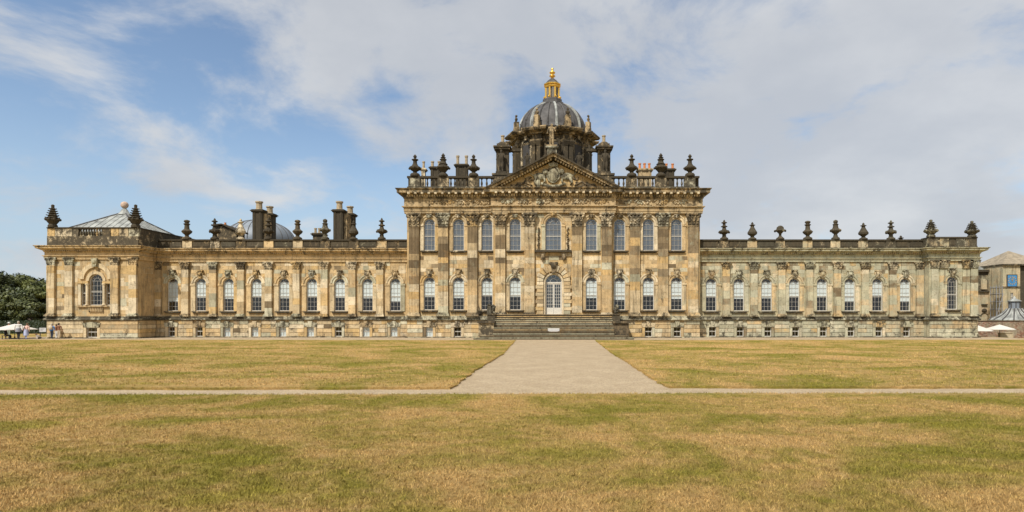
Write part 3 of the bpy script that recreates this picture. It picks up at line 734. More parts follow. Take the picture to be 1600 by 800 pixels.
# --- mouldings that run round the building
def run(path, prof, name, col, soot): m = MB(); m.sweep(path, prof); return m.build(name, STONE, PAL, col, soot)
for path, col, zc in ((LP, HON[0], LEFTZ), (RP, (.42, .39, .26), RIGHTZ)):
    e = .0
    run(path, [(0, 0), (.22, 0), (.22, .07), (.16, .10), (0, .10)], 'plinth', GRN[0], .5)
    run(path, [(0, 2.0), (.20, 2.0), (.26, 2.06), (.26, 2.18), (.12, 2.26), (.12, 2.46), (0, 2.46)], 'string_course', GRN[1], .55)
    z0 = PZ(409.2)
    run(path, [(0, z0), (.17, z0), (.17, z0+.18), (.21, z0+.18), (.21, z0+.33), (.33, z0+.37), (.33, z0+.43), (.16, z0+.46), (.16, z0+.80), (0, z0+.80)], 'architrave', col, .06)
    zc_ = ZCW
    c = run(path, [(0, z0+.80), (.2, z0+.80), (.28, z0+.98), (.74, zc_-.30), (.74, zc_-.16), (.86, zc_-.06), (.86, zc_), (0, zc_+.02)], 'cornice', tuple(x*1.02 for x in col), .32)
    m = MB()
    for (ax, ay), (bx, by) in zip(path[:-1], path[1:]):
        L = math.hypot(bx-ax, by-ay); ux, uy = (bx-ax)/L, (by-ay)/L; n_ = int(L/.24)
        if ay > 5 or by > 5: continue
        for i in range(n_):
            s_ = (i+.5)*L/n_; px_, py_ = ax+ux*s_+uy*.36, ay+uy*s_-ux*.36; h_ = .06
            m.box(px_-h_-abs(uy)*.02, px_+h_+abs(uy)*.02, py_-.09, py_+.09, z0+.86, z0+1.06)
    stuff(link(m.mesh('dentils', STONE), 'dentils', c, HON[3], .2))
run(CP, [(0, 0), (.22, 0), (.22, .07), (.16, .10), (0, .10)], 'plinth', GRN[0], .48)
run(CP, [(0, 1.98), (.24, 1.98), (.34, 2.05), (.34, 2.2), (.28, 2.25), (.28, 2.52), (0, 2.52)], 'string_course', GRN[1], .42)
za = PZ(334, YC); zf = PZ(323, YC); zm = PZ(311, YC)
run(CP, [(0, za), (.26, za), (.26, za+.25), (.31, za+.25), (.31, zf-.14), (.5, zf-.08), (.5, zf), (.27, zf+.03), (.27, zm), (0, zm)], 'architrave', HON[3], .3)
cc = run(CP, [(0, zm), (.34, zm), (.4, zm+.2), (.5, zm+.42), (.95, zm+.56), (.95, ZCC-.24), (1.1, ZCC-.05), (1.1, ZCC), (0, ZCC+.03)], 'cornice', HON[3], .48)
m = MB(); m2 = MB()
for (ax, ay), (bx, by) in zip(CP[:-1], CP[1:]):
    L = math.hypot(bx-ax, by-ay); ux, uy = (bx-ax)/L, (by-ay)/L
    if ay > 5 or by > 5 or L < 1: continue
    n_ = int(L/.28)
    for i in range(n_):
        s_ = (i+.5)*L/n_; px_, py_ = ax+ux*s_+uy*.44, ay+uy*s_-ux*.44; m.box(px_-.08, px_+.08, py_-.1, py_+.1, zm+.2, zm+.40)
    n_ = int(L/.72)
    for i in range(n_):
        s_ = (i+.5)*L/n_; px_, py_ = ax+ux*s_+uy*.7, ay+uy*s_-ux*.7; m2.box(px_-.13, px_+.13, py_-.26, py_+.3, zm+.42, zm+.62)
stuff(link(m.mesh('dentils', STONE), 'dentils', cc, HON[2], .3)); stuff(link(m2.mesh('modillions', STONE), 'modillions', cc, HON[4], .25))
# carved frieze: scrolls and figures in low relief
def scroll(m, x, z, r, y, q=1):
    pts = [(x+q*r*(1-.75*t)*math.cos(4.2*math.pi*t*.5+.4), y-.06, z+r*(1-.75*t)*math.sin(4.2*math.pi*t*.5+.4)) for t in [i/9 for i in range(10)]]
    m.tube(pts, [.09-.005*i for i in range(10)], 5)
    m.ball((x, y-.04, z), (r*.3, .1, r*.3), 7, 4)
    m.tube([(x-q*r*1.1, y-.04, z-r*.8), (x-q*r*1.7, y-.07, z), (x-q*r*1.4, y-.04, z+r*.7)], [.1, .08, .03], 5)
zfm = (zf+zm)/2+.02
for x0, x1, y, gap in ((PX(655, YC), XM0-.3, YC, .1), (XM0+.5, XM1-.5, YM, 0), (XM1+.3, PX(1075, YC), YC, .15)):
    n_ = int((x1-x0)/1.0); 
    for i in range(n_):
        if rng.random() < gap: continue
        m = MB(); x = x0+(i+.5)*(x1-x0)/n_; scroll(m, 0, 0, .30, 0, 1 if i % 2 else -1)
        for q in range(3): m.ball((rng.uniform(-.5, .5), -.05, rng.uniform(-.28, .28)), (rng.uniform(.06, .16), .09, rng.uniform(.05, .12)), 6, 4)
        m.build('frieze_carving', STONE, PAL, tint(.8, .1, .1), .34, loc=(x, y-.27, zfm))

# --- rusticated basement blocks
RB = 0
def rustic(x0, x1, y, zc, n=4, z0=.11, z1=1.99):
    h = (z1-z0)/n
    for j in range(n):
        cuts = [x0, x1] if x1-x0 < 1.6 or rng.random() < .4 else [x0, x0+(x1-x0)*rng.uniform(.35, .65), x1]
        for a, b in zip(cuts[:-1], cuts[1:]):
            o = link(UBM, 'rusticated_block', PAL, tint(*zc), rng.uniform(.05, .35), ((a+b)/2, y-.05, z0+(j+.5)*h)); o.scale = (b-a-.012, .12, h-.045)
hb2 = WM['base']['par'][0]+.34
def basement(xs_, xa, xb_, y, zc, hw=None):
    e = [xa]+[q for x in xs_ for q in (x-(hw or hb2), x+(hw or hb2))]+[xb_]
    for a, b in zip(e[::2], e[1::2]): rustic(a, b, y, zc)
basement([PX(p-2) for p in LWX], XPR+.1, XC0, YW, LEFTZ); basement([PX(p+2) for p in RWX], XC1, XR0, YW, (.4, .05, .55))
basement([xb], XPL+.05, XPR, YP, LEFTZ, hb+.34); rustic(XR0, XR1-.03, YR, (.45, .05, .5))
basement([PX(671, YC), PX(715, YC)], XC0+.05, PX(752, YC), YC, LEFTZ); basement([PX(1013, YC), PX(1058, YC)], PX(977, YC), XC1-.03, YC, LEFTZ)
for j in range(4):
    o = link(UBM, 'rusticated_block', PAL, HON[j], .15, (XPR+.05, -1.5, .11+(j+.5)*.47)); o.scale = (.12, 2.98, .425)

# --- parapets: pedestals, panels, coping
def parapet(x0, x1, y, z0, z1, peds, zc, pw=.55, soot=.62):
    m = MB(); m.box(x0, x1, y+.12, y+.42, z0, z1-.16); b = m.build('parapet', STONE, PAL, tint(*zc), soot)
    m = MB(); m.box(x0, x1, y-.04, y+.52, z1-.159, z1); link(m.mesh('coping', STONE), 'coping', b, BRN[0], .86)
    m = MB(); m.box(x0, x1, y-.0, y+.45, z0-.02, z0+.14); link(m.mesh('base_course', STONE), 'base_course', b, HON[3], .6)
    for p in peds:
        m = MB(); m.box(p-pw, p+pw, y+.02, y+.48, z0+.141, z1-.161); link(m.mesh('pedestal', STONE), 'pedestal', b, tint(.9, 0, .1), rng.uniform(.15, .6))
    e = [x0]+[q for p in sorted(peds) for q in (p-pw, p+pw)]+[x1]
    for a, c in zip(e[::2], e[1::2]):
        if c-a > .8:
            n_ = 2 if c-a > 2.6 else 1
            for i in range(n_):
                aa, bb = a+(c-a)*i/n_+.14, a+(c-a)*(i+1)/n_-.14; m = MB(); m.box(aa, bb, y+.07, y+.13, z0+.26, z1-.26); link(m.mesh('panel', STONE), 'panel', b, tint(*zc), soot+.05)
    return b
LU = [292, 335.5, 376, 419.5, 465, 508, 552.5, 596.5]; RU = [1131.5, 1175.5, 1219, 1262, 1305.5, 1349, 1392]
parapet(XPR+.2, XC0-.02, YW, ZCW+.02, ZTOPW, [PX(p) for p in LU], LEFTZ)
parapet(XC1+.02, XR0-.02, YW, ZCW+.02, ZTOPW, [PX(p) for p in RU], RIGHTZ)
zpr = PZ(370, YR); parapet(XR0-.02, XR1, YR, PZ(386, YR), zpr, [PX(p, YR) for p in (1458, 1476, 1501, 1520)], (.7, .1, .2), .5, .55)
m = MB(); m.box(XR0, XR0+.45, YR+.55, .5, ZCW, zpr-.01); m.box(XR1-.45, XR1, YR+.55, 8.9, ZCW, zpr-.01); m.build('parapet', STONE, PAL, HON[3], .6)
# left pavilion attic and balustrade
zp0, zp1, zp2 = PZ(381, YP), PZ(369, YP), PZ(355, YP)
m = MB(); m.box(XPL, XPR, YP-.02, YP+.5, ZCW, zp1); m.box(XPR-.5, XPR, YP+.501, 8, ZCW, zp1); m.box(XPL, XPL+.5, YP+.501, 8, ZCW, zp1); att = m.build('parapet', STONE, PAL, HON[2], .58)
m = MB(); m.box(XPL-.02, XPR+.02, YP-.06, YP+.5, zp2-.13, zp2); m.box(XPR-.5, XPR+.02, YP+.501, 8, zp2-.13, zp2); m.box(XPL-.02, XPL+.5, YP+.501, 8, zp2-.13, zp2)
bal = m.build('balustrade', STONE, PAL, BRN[0], .8)
def piece(a, b, y0, y1, z0, z1, parent, name, col, soot): m = MB(); m.box(a, b, y0, y1, z0, z1); return link(m.mesh(name, STONE), name, parent, col, soot)
for a, b in ((73.5, 85), (86, 112), (113, 122), (160, 172), (173, 185), (186, 200), (201, 216)): piece(PX(a, YP), PX(b, YP), YP+.02, YP+.46, zp1+.001, zp2-.131, bal, 'pedestal', tint(.9, 0, .1), rng.uniform(.3, .6))
piece(XPR-.46, XPR-.02, YP+.47, 8, zp1+.001, zp2-.131, bal, 'pedestal', HON[3], .62); piece(XPL+.02, XPL+.46, YP+.47, 8, zp1+.001, zp2-.131, bal, 'pedestal', HON[3], .5)
BALP = [(.14, 0), (.14, .06), (.07, .1), (.13, .32), (.11, .42), (.06, .62), (.08, .75), (.13, .78), (.13, .86)]
def balusters(x0, x1, n, y, z0, z1, parent, soot):
    m = MB(); k = (z1-z0)/.86; m.lathe([(r*1.0, z*k) for r, z in BALP], 0, 0, 0, 8); me = m.mesh('baluster', STONE)
    for i in range(n): link(me, 'baluster', parent, tint(.8, .1, .1), soot, (x0+(x1-x0)*(i+.5)/n, y, z0))
balusters(PX(122, YP), PX(160, YP), 9, YP+.22, zp1, zp2-.13, bal, .55)
# centre balustrade
zb0 = ZCC+.03; zcop = ZBC-.22
CU = [648.5, 692.5, 740, 987, 1032.5, 1078]
for side, (xa, xb_) in enumerate(((PX(636, YC), PX(772, YC)), (PX(956, YC), PX(1093, YC)))):
    m = MB(); m.box(xa, xb_, YC-.05, YC+.55, zcop, ZBC); b = m.build('balustrade', STONE, PAL, BRN[0], .88)
    piece(xa, xb_, YC-.02, YC+.5, zb0, zb0+.34, b, 'base_course', GRN[1], .6)
    ps = [PX(p, YC) for p in CU[side*3:side*3+3]]
    for p in ps: piece(p-.62, p+.62, YC-.04, YC+.52, zb0+.341, zcop-.001, b, 'pedestal', tint(.8, 0, .2), .5)
    e = [xa]+[q for p in ps for q in (p-.62, p+.62)]+[xb_]
    for a, c in zip(e[::2], e[1::2]):
        if c-a > .7: balusters(a, c, max(2, int((c-a)/.44)), YC+.24, zb0+.34, zcop, b, .7)
    xe = XC0 if side == 0 else XC1-.5
    piece(xe, xe+.5, YC+.56, 8, zb0, ZBC-.01, b, 'side_parapet', BRN[1], .8)

# --- pediment
xa, xb_, xm_ = PX(768, YM), PX(961, YM), PX(864.5, YM); zA, zT = ZCC+.03, PZ(247, YM)
m = MB(); m.prism([(xa+.6, zA), (xb_-.6, zA), (xm_, zT-.4)], YM-.05, YM+.5); ped = m.build('pediment', STONE, PAL, HON[1], .22)
for q, x0 in ((-1, PX(761, YM)), (1, PX(968, YM))):
    dx, dz = xm_-x0, PZ(240.5, YM)-zA
    L = math.hypot(dx, dz); nx, nz = -dz/L*q*-1, abs(dx)/L
    def off(t, d): return (x0+dx*t+(dz/L)*d*(1 if q < 0 else -1)*1.0, zA+dz*t-abs(dx)/L*d)
    for (d0, d1, yf, col, so, nm) in ((0, .16, -1.15, BRN[1], .6, 'raking_cornice'), (.162, .42, -.95, HON[3], .4, 'raking_corona'), (.422, .62, -.5, BRN[2], .45, 'raking_bed')):
        m = MB(); t0 = .0
        P4 = [(x0+dx*t0, zA+dz*t0-d0*L/abs(dx)), (x0+dx*t0, zA+dz*t0-d1*L/abs(dx)), (xm_, zA+dz-d1*L/abs(dx)), (xm_, zA+dz-d0*L/abs(dx))]
        P4 = [(x, max(z, zA+.004)) if i < 2 else (x, z) for i, (x, z) in enumerate(P4)]
        if d0 > 0:
            tt = (d1*L/abs(dx)+.01)/dz; t00 = (d0*L/abs(dx)+.01)/dz
            P4 = [(x0+dx*t00, zA+.006), (x0+dx*tt, zA+.006), (xm_, zA+dz-d1*L/abs(dx)), (xm_, zA+dz-d0*L/abs(dx))]
        else:
            tt = (d1*L/abs(dx)+.01)/dz; P4 = [(x0, zA+.005), (x0+dx*tt, zA+.005), (xm_, zA+dz-d1*L/abs(dx)), (xm_, zA+dz)]
        if q > 0: P4 = P4[::-1]
        m.prism(P4, YM+yf, YM+.52); link(m.mesh(nm, STONE), nm, ped, col, so)
    m = MB(); n_ = 26
    for i in range(2, n_):
        t = i/n_; x = x0+dx*t; z = zA+dz*t-.62*L/abs(dx)
        if z-.2 > zA: m.box(x-.09, x+.09, YM-.72, YM-.3, z-.02, z+.17)
    stuff(link(m.mesh('dentils', STONE), 'dentils', ped, HON[2], .3))
m = MB(); m.prism([(PX(764, YM), zA+.2), (PX(965, YM), zA+.2), (xm_, zA+PZ(241.5, YM)-zA)], YM+.53, 7.5); m.build('roof', LEAD, PAL)
# arms in the tympanum
def rel(name, col, soot, fn): m = MB(); fn(m); o = link(m.mesh(name, STONE, True), name, ped, col, soot); o.location = (xm_, YM-.06, zA); o.scale.y = .62; return o
k_ = 1/13.72
def shield(m):
    m.ball((0, -.1, 1.55), (.62, .3, .82), 14, 8)
    m.tube([(.72*math.cos(a), -.2, 1.55+.92*math.sin(a)) for a in [2*math.pi*i/16 for i in range(17)]], .1, 6)
rel('shield', GRN[2], .35, shield)
def crown(m):
    m.box(-.5, .5, -.4, 0, 2.45, 2.62)
    for i in range(-2, 3): m.ball((i*.22, -.25, 2.75-.03*abs(i)), (.13, .2, .2), 7, 5)
    m.ball((0, -.25, 2.92), .13, 7, 5)
rel('crown', GRN[2], .25, crown)
for q in (-1, 1):
    def lion(m):
        m.ball((q*1.55, -.15, 1.35), (.75, .28, .42), 10, 6); m.ball((q*.95, -.2, 1.85), (.33, .3, .36), 9, 6); m.ball((q*.85, -.35, 1.75), (.16, .2, .14), 7, 5)
        m.tube([(q*1.1, -.2, 1.3), (q*.95, -.3, .9), (q*1.15, -.3, .4)], [.16, .12, .1], 6); m.tube([(q*1.9, -.2, 1.2), (q*2.1, -.3, .7), (q*1.95, -.3, .3)], [.22, .15, .1], 6)
        m.tube([(q*2.25, -.15, 1.4), (q*2.6, -.2, 1.7), (q*2.45, -.2, 2.0), (q*2.7, -.2, 2.1)], .07, 5)
    rel('supporter', GRN[2], .42, lion)
    def foliage(m):
        for i in range(26):
            x = rng.uniform(2.2, 4.9); zmax = max(.3, (5.6-x)*.5-.15); z = rng.uniform(.12, min(1.3, zmax))
            m.ball((q*x, -.06, z), (rng.uniform(.1, .34), .14, rng.uniform(.08, .2)), 7, 4)
        m.tube([(q*2.4, -.1, .3), (q*3.2, -.16, .75), (q*4.0, -.12, .3), (q*4.8, -.12, .35)], .1, 5)
    rel('trophy_foliage', tint(.4, .3, .3), .48, foliage)
def ribbon(m): m.tube([(-1.4, -.2, .55), (-.7, -.25, .3), (0, -.28, .22), (.7, -.25, .3), (1.4, -.2, .55)], .16, 6); m.box(-2.0, -1.5, -.25, 0, .05, 1.0)
rel('scroll_ribbon', GRN[2], .4, ribbon)

# --- drum and dome
YD = 14.0; SD = FPX/(YD-CAMY)
def DZ(py): return PZ(py, YD)
xd0 = PX(863, YD); RD = 4.85
def drum_plan(r, proj, half=7.5):
    out = []
    for k in range(8):
        a = R(22.5+45*k); h = R(half)
        for (rr, aa) in ((r, a-h), (r+proj, a-h*.92), (r+proj, a+h*.92), (r, a+h)): out.append((xd0+rr*math.cos(-aa), YD+rr*math.sin(-aa)))
    return out
# clockwise order so that outward is on the left -> reverse for sweep's right-hand rule
def drum_ring(prof, name, r, proj, col, soot):
    m = MB(); m.sweep(drum_plan(r, proj)[::-1], prof, True); return m.build(name, STONE, PAL, col, soot)
drum_ring([(0, ZCC), (0, DZ(234)), (-1, DZ(234))], 'drum', RD, .5, HON[3], .62)
drum_ring([(-.3, DZ(238)), (.12, DZ(238)), (.22, DZ(235.5)), (.22, DZ(234)), (0, DZ(233.9)), (0, DZ(226)), (.25, DZ(225.9)), (.3, DZ(224)), (.95, DZ(222)), (1.1, DZ(219.5)), (1.1, DZ(218)), (-.8, DZ(217))], 'drum_cornice', RD, .52, HON[3], .45)
drum_ring([(-.3, DZ(218)), (-.28, DZ(208)), (-.6, DZ(207.5)), (-1.6, DZ(207))], 'drum_attic', RD-.15, .30, HON[3], .52)
for k in range(8):                                 # dark arched recess, its frame, and paired capitals on the piers
    a = R(-90+45*k); ca, sa = math.cos(a), math.sin(a); rot = a+math.pi/2
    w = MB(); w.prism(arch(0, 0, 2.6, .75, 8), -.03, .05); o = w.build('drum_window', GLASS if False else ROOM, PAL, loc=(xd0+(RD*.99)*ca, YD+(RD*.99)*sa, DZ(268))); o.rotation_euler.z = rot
    f = MB(); f.prism(arch(0, 0, 2.6, 1.05, 8), -.16, .02, [arch(0, -.001, 2.6, .75, 8)]); f.prism([(-.2, 3.3), (.2, 3.3), (.3, 3.9), (-.3, 3.9)], -.3, .02); link(f.mesh('frame', STONE), 'frame', o, tint(.7, .3, 0), .5)
    a2 = R(-67.5+45*k); c = MB()
    for q in (-.36, .36): c.frust(q, -.1, 0, .55, .26, .3, .42, .5); c.box(q-.4, q+.4, -.6, .2, .55, .68); c.frust(q, -.08, -4.2, -.02, .27, .3, .25, .28)
    o = c.build('drum_column', STONE, PAL, tint(.6, .3, .1), .66, loc=(xd0+(RD+.42)*math.cos(a2), YD+(RD+.42)*math.sin(a2), DZ(244))); o.rotation_euler.z = a2+math.pi/2
zD0, zD1 = DZ(211), DZ(164.5); RDm = 51.5/SD
prof = [(RDm+.12, zD0-.2), (RDm+.12, zD0)]
for i in range(15):
    t = math.pi/2*i/14*.94; prof.append((RDm*math.cos(t)**.92, zD0+(zD1-zD0)*math.sin(t)))
m = MB(); m.lathe([(r, z) for r, z in prof], xd0, YD, 0, 64); dome = m.build('dome', LEAD, PAL, smoothf=True)
for k in range(24):
    a = 2*math.pi*(k+.5)/24; m = MB(); pts = [(xd0+(r+.03)*math.cos(a), YD+(r+.03)*math.sin(a), z+.02) for r, z in prof[1:]]
    m.tube(pts, [.20 if k % 3 == 0 else .13]*len(pts), 5); link(m.mesh('rib', LEAD if k % 3 else LEADL), 'rib', dome)
def lan(name, prof, mat, seg=8, rot=math.pi/8, sm=False): m = MB(); m.lathe(prof, xd0, YD, 0, seg, rot=rot); return link(m.mesh(name, mat, sm), name, dome)
q = 1/SD
lan('lantern_base', [(19*q, DZ(168)), (18.5*q, DZ(162.5)), (16*q, DZ(161)), (16*q, DZ(158)), (14.5*q, DZ(156.5)), (10*q, DZ(156))], LEAD)
lan('lantern_core', [(8.6*q, DZ(157)), (8.6*q, DZ(138))], ROOM)
for k in range(8):
    a = math.pi/8+k*math.pi/4; m = MB(); r = 10.8*q
    m.lathe([(.2, 0), (.2, .12), (.14, .16), (.14, DZ(138)-DZ(156)-.1), (.22, DZ(138)-DZ(156))], xd0+r*math.cos(a), YD+r*math.sin(a), DZ(156), 6); link(m.mesh('lantern_post', GOLD), 'lantern_post', dome)
    m = MB(); m.ball((xd0+13*q*math.cos(a), YD+13*q*math.sin(a), DZ(154.6)), .19, 7, 5); link(m.mesh('lantern_ball', GOLD), 'lantern_ball', dome)
    a2 = k*math.pi/4; r = 9.4*q; m = MB(); tx, ty = -math.sin(a2), math.cos(a2)
    for o_ in (-.2, .0, .2): m.tube([(xd0+r*math.cos(a2)+tx*o_, YD+r*math.sin(a2)+ty*o_, DZ(156)), (xd0+r*math.cos(a2)+tx*o_, YD+r*math.sin(a2)+ty*o_, DZ(138))], .03, 4)
    link(m.mesh('lantern_glazing', WHITE), 'lantern_glazing', dome)
lan('lantern_entablature', [(11.2*q, DZ(138.5)), (12*q, DZ(137)), (12*q, DZ(135.5)), (14*q, DZ(134)), (14*q, DZ(132.8)), (9*q, DZ(132))], GOLD)
lan('lantern_roof', [(12.8*q, DZ(132.5)), (10*q, DZ(130)), (7*q, DZ(126.5)), (3.5*q, DZ(123.5)), (2*q, DZ(123))], LEAD)
lan('gilded_finial', [(2.6*q, DZ(124)), (2.2*q, DZ(121)), (4.6*q, DZ(119.6)), (4.8*q, DZ(118.6)), (2.2*q, DZ(117.5)), (1.8*q, DZ(116.5)), (4.4*q, DZ(114.6)), (4.6*q, DZ(113.4)), (2.4*q, DZ(111.6)), (1.5*q, DZ(110.8)), (1.7*q, DZ(109)), (2.3*q, DZ(107.3)), (1.2*q, DZ(106.8))], GOLD, 12, 0, True)
m = MB(); m.box(XC0+3, XC1-3, 5, 11.5, ZCC-.1, ZCC+1.2); m.build('roof', LEAD, PAL)

# --- chimneys and roofs behind the wings
def chimney(px, py_top, wpx, y, zbase, dep, soot, pots, potmat, ph=.9, cap=True, col=BRN[1], name='chimney', pr=.16, secs=((0, 1),)):
    x, zt, hw = PX(px, y), PZ(py_top, y), wpx*(y-CAMY)/FPX/2
    m = MB(); m.box(-hw, hw, -dep/2, dep/2, zbase, zt)
    if cap:
        for za_, zb_, e_ in ((.0, .14, .12), (.14, .26, .22), (.26, .36, .1)): m.box(-hw-e_, hw+e_, -dep/2-e_, dep/2+e_, zt+za_, zt+zb_-.002)
        if zt-zbase > 3.0: m.box(-hw-.14, hw+.14, -dep/2-.14, dep/2+.14, zbase+1.15, zbase+1.3); [m.box(q*hw*.62-.1, q*hw*.62+.1, -dep/2-.07, -dep/2, zbase+1.32, zt-.01) for q in (-1, 1)]
    o = m.build(name, STONE, PAL, col, soot, loc=(x, y, 0))
    ztop = zt+(.36 if cap else 0)
    for i in range(pots):
        m = MB(); m.lathe([(pr*1.1, 0), (pr*1.1, .08), (pr*.9, .12), (pr*.85, ph*.8), (pr*1.1, ph*.84), (pr*1.1, ph)], 0, 0, 0, 10)
        p = link(m.mesh('chimney_pot', potmat), 'chimney_pot', o); p.location = ((i-(pots-1)/2)*hw*1.5/max(1, pots-1) if pots > 1 else 0, 0, ztop)
    return o
for bx in (405, 530.5):
    chimney(bx, 332.5, 15, 5.5, 9.9, 1.0, .86, 1, BUFF, 1.05, pr=.42); chimney(bx+16.5, 338.5, 14, 7.6, 9.9, 1.0, .82, 1, BUFF, .95, pr=.42)
    m = MB(); xx_ = PX(bx+8, 6.5); m.box(-.45, .45, -1.2, 1.2, 9.9, PZ(336, 6.5)); m.build('chimney', STONE, PAL, HON[0], .35, loc=(xx_+.2, 6.6, 0))
chimney(499, 369, 16, 6, 9.9, .9, .6, 3, BUFF, .65, pr=.17)
m = MB(); x0, x1 = PX(342, 5), PX(376, 5); m.prism([(x0, 9.9), (x1, 9.9), (x1, PZ(364, 5)), (x0+1.0, PZ(355, 5)), (x0, PZ(355, 5))], 4, 6); m.build('roof_turret', STONE, PAL, HON[3], .5)
m = MB(); m.prism([(x0-.25, PZ(355, 5)+.01), (x0-.25, PZ(353, 5)), (x0+1.0, PZ(351.5, 5)), (x1+.3, PZ(362, 5)), (x1+.3, PZ(364.5, 5)), (x0+1.0, PZ(354.3, 5)+.08)][::-1], 3.7, 6.3); m.build('turret_roof', STONE, PAL, BRN[0], .8)
chimney(352, 351, 4, 5.2, PZ(354, 5), .3, .2, 1, TERRA, .25, False, pr=.13)
chimney(722, 262, 18, 6, ZCC, 1.0, .66, 2, BUFF, 1.15, pr=.2); chimney(681, 266, 14, 6, ZCC, 1.0, .7, 2, BUFF, .75, pr=.2); chimney(662, 268, 5, 6, ZCC, .6, .35, 1, BUFF, .9, pr=.17, col=HON[4])
chimney(1007, 269, 20, 6, ZCC, 1.0, .3, 3, TERRA, .75, col=HON[3], pr=.17); chimney(1046, 269, 13, 6, ZCC, 1.0, .75, 2, TERRA, .7, pr=.17)
# hipped lead roof of the left pavilion
m = MB(); hx0, hx1, hy0, hy1, hz = XPL+.55, XPR-.55, YP+.8, 6.5, 12.05; ax, ay, az = (hx0+hx1)/2, 2.0, PZ(331.5, 2)
m.add([(hx0, hy0, hz), (hx1, hy0, hz), (hx1, hy1, hz), (hx0, hy1, hz), (ax, ay, az), (hx0, hy0, 10), (hx1, hy0, 10), (hx1, hy1, 10), (hx0, hy1, 10)],
      [(0, 1, 4), (1, 2, 4), (2, 3, 4), (3, 0, 4), (5, 6, 1, 0), (6, 7, 2, 1), (7, 8, 3, 2), (8, 5, 0, 3)]); hip = m.build('hipped_roof', LEADL, PAL)
for cx_, cy_ in ((hx0, hy0), (hx1, hy0), (hx1, hy1), (hx0, hy1)): m = MB(); m.tube([(cx_, cy_, hz+.03), (ax, ay, az+.03)], .09, 6); link(m.mesh('hip_roll', LEAD), 'hip_roll', hip)
A = Vector((ax, ay, az))
for (p0, p1), n_ in ((((hx0, hy0), (hx1, hy0)), 13), (((hx1, hy0), (hx1, hy1)), 11)):
    for i in range(1, n_):
        t = i/n_; B = Vector((p0[0]+(p1[0]-p0[0])*t, p0[1]+(p1[1]-p0[1])*t, hz)); s_ = 2*min(t, 1-t)
        # seam runs straight up the slope until it meets the hip
        mid = Vector(((p0[0]+p1[0])/2, (p0[1]+p1[1])/2, hz)); C_ = B+(A-mid)*s_; m = MB(); m.tube([B+Vector((0, 0, .03)), C_+Vector((0, 0, .03))], .035, 4); link(m.mesh('lead_seam', LEADL), 'lead_seam', hip)
m = MB(); m.lathe([(.75, -.35), (.45, .0), (.3, .3), (.2, .38), (.2, .5)], ax, ay, az, 10); link(m.mesh('finial_base', LEADL), 'finial_base', hip)
m = MB(); m.ball((ax, ay, az+.85), .42, 14, 9); link(m.mesh('finial_ball', plain('pink_stone', (.5, .36, .27), .8, .3, 4), True), 'finial_ball', hip)
# shallow glazed dome behind the wing
yg = 13.0; m = MB(); rg, zg = 52*(yg-CAMY)/FPX, PZ(344.5, yg); xg = PX(406, yg)
pf = [(rg, zg-3.6)]+[(rg*math.cos(t), zg-3.0+3.0*math.sin(t)) for t in [math.pi/2*i/10*.97 for i in range(11)]]
m.lathe(pf, xg, yg, 0, 48); gd = m.build('glazed_dome', GLAZD, PAL, smoothf=True)
m = MB(); m.lathe([(rg+.1, 9), (rg+.1, zg-3.3), (rg-.2, zg-3.3)], xg, yg, 0, 32); link(m.mesh('dome_kerb', LEADL), 'dome_kerb', gd)
for k in range(26):
    a = 2*math.pi*k/26; m = MB(); m.tube([(xg+(r+.02)*math.cos(a), yg+(r+.02)*math.sin(a), z) for r, z in pf[1:]], .045, 4); link(m.mesh('rib', LEAD), 'rib', gd)

# ------------------------------------------------------------------ staircase
ST = tag(empty('staircase', (xd, -3.4, 0)), 'broad flight of worn stone steps rising to the arched door', 'staircase')
NS, rise, tread = 13, zd/13, .29; y_top = YM-.35
def stone_in(parent, name, fn, col, soot): m = MB(); fn(m); o = link(m.mesh(name, STONE), name, parent, col, soot); return o
ox, oy = xd, -3.4
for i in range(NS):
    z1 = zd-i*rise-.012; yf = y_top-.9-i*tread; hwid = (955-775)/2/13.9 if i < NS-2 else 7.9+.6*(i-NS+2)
    o = stone_in(ST, 'step', lambda m: m.box(-hwid, hwid, yf-oy, (y_top+.36-oy) if i == 0 else yf+tread+.05-oy, z1-rise+.001, z1-.07), BRN[0], .75)  # stained risers, coloured darker still to strengthen shadow lines under the treads
    t_ = MB(); t_.box(-hwid-.02, hwid+.02, yf-.07-oy, (y_top+.36-oy) if i == 0 else yf+tread+.05-oy, z1-.069, z1); link(t_.mesh('tread', STONE), 'tread', o, tint(.6, .15, .25), .2)
for q in (-1, 1):
    xin = q*((955-775)/2/13.9+.02); xo = q*(8.15)
    a, b = sorted((xin, xo))
    stone_in(ST, 'pier', lambda m: (m.box(a, b, -4.75-oy, YC-.02-oy, 0, 1.72), m.box(a-.05, b+.05, -4.85-oy, YC-.36-oy, .001, .35)), tint(.5, .3, .2), .45)
    stone_in(ST, 'pier_cap', lambda m: m.box(a-.12, b+.12, -4.95-oy, YC-.36-oy, 1.721, 1.95), BRN[1], .55)
    a2, b2 = sorted((xin, q*7.35))
    stone_in(ST, 'upper_pier', lambda m: (m.box(a2, b2, -3.3-oy, YC-.36-oy, 1.951, 2.62), m.box(a2-.08, b2+.08, -3.38-oy, YC-.362-oy, 2.621, 2.76)), HON[3], .55)
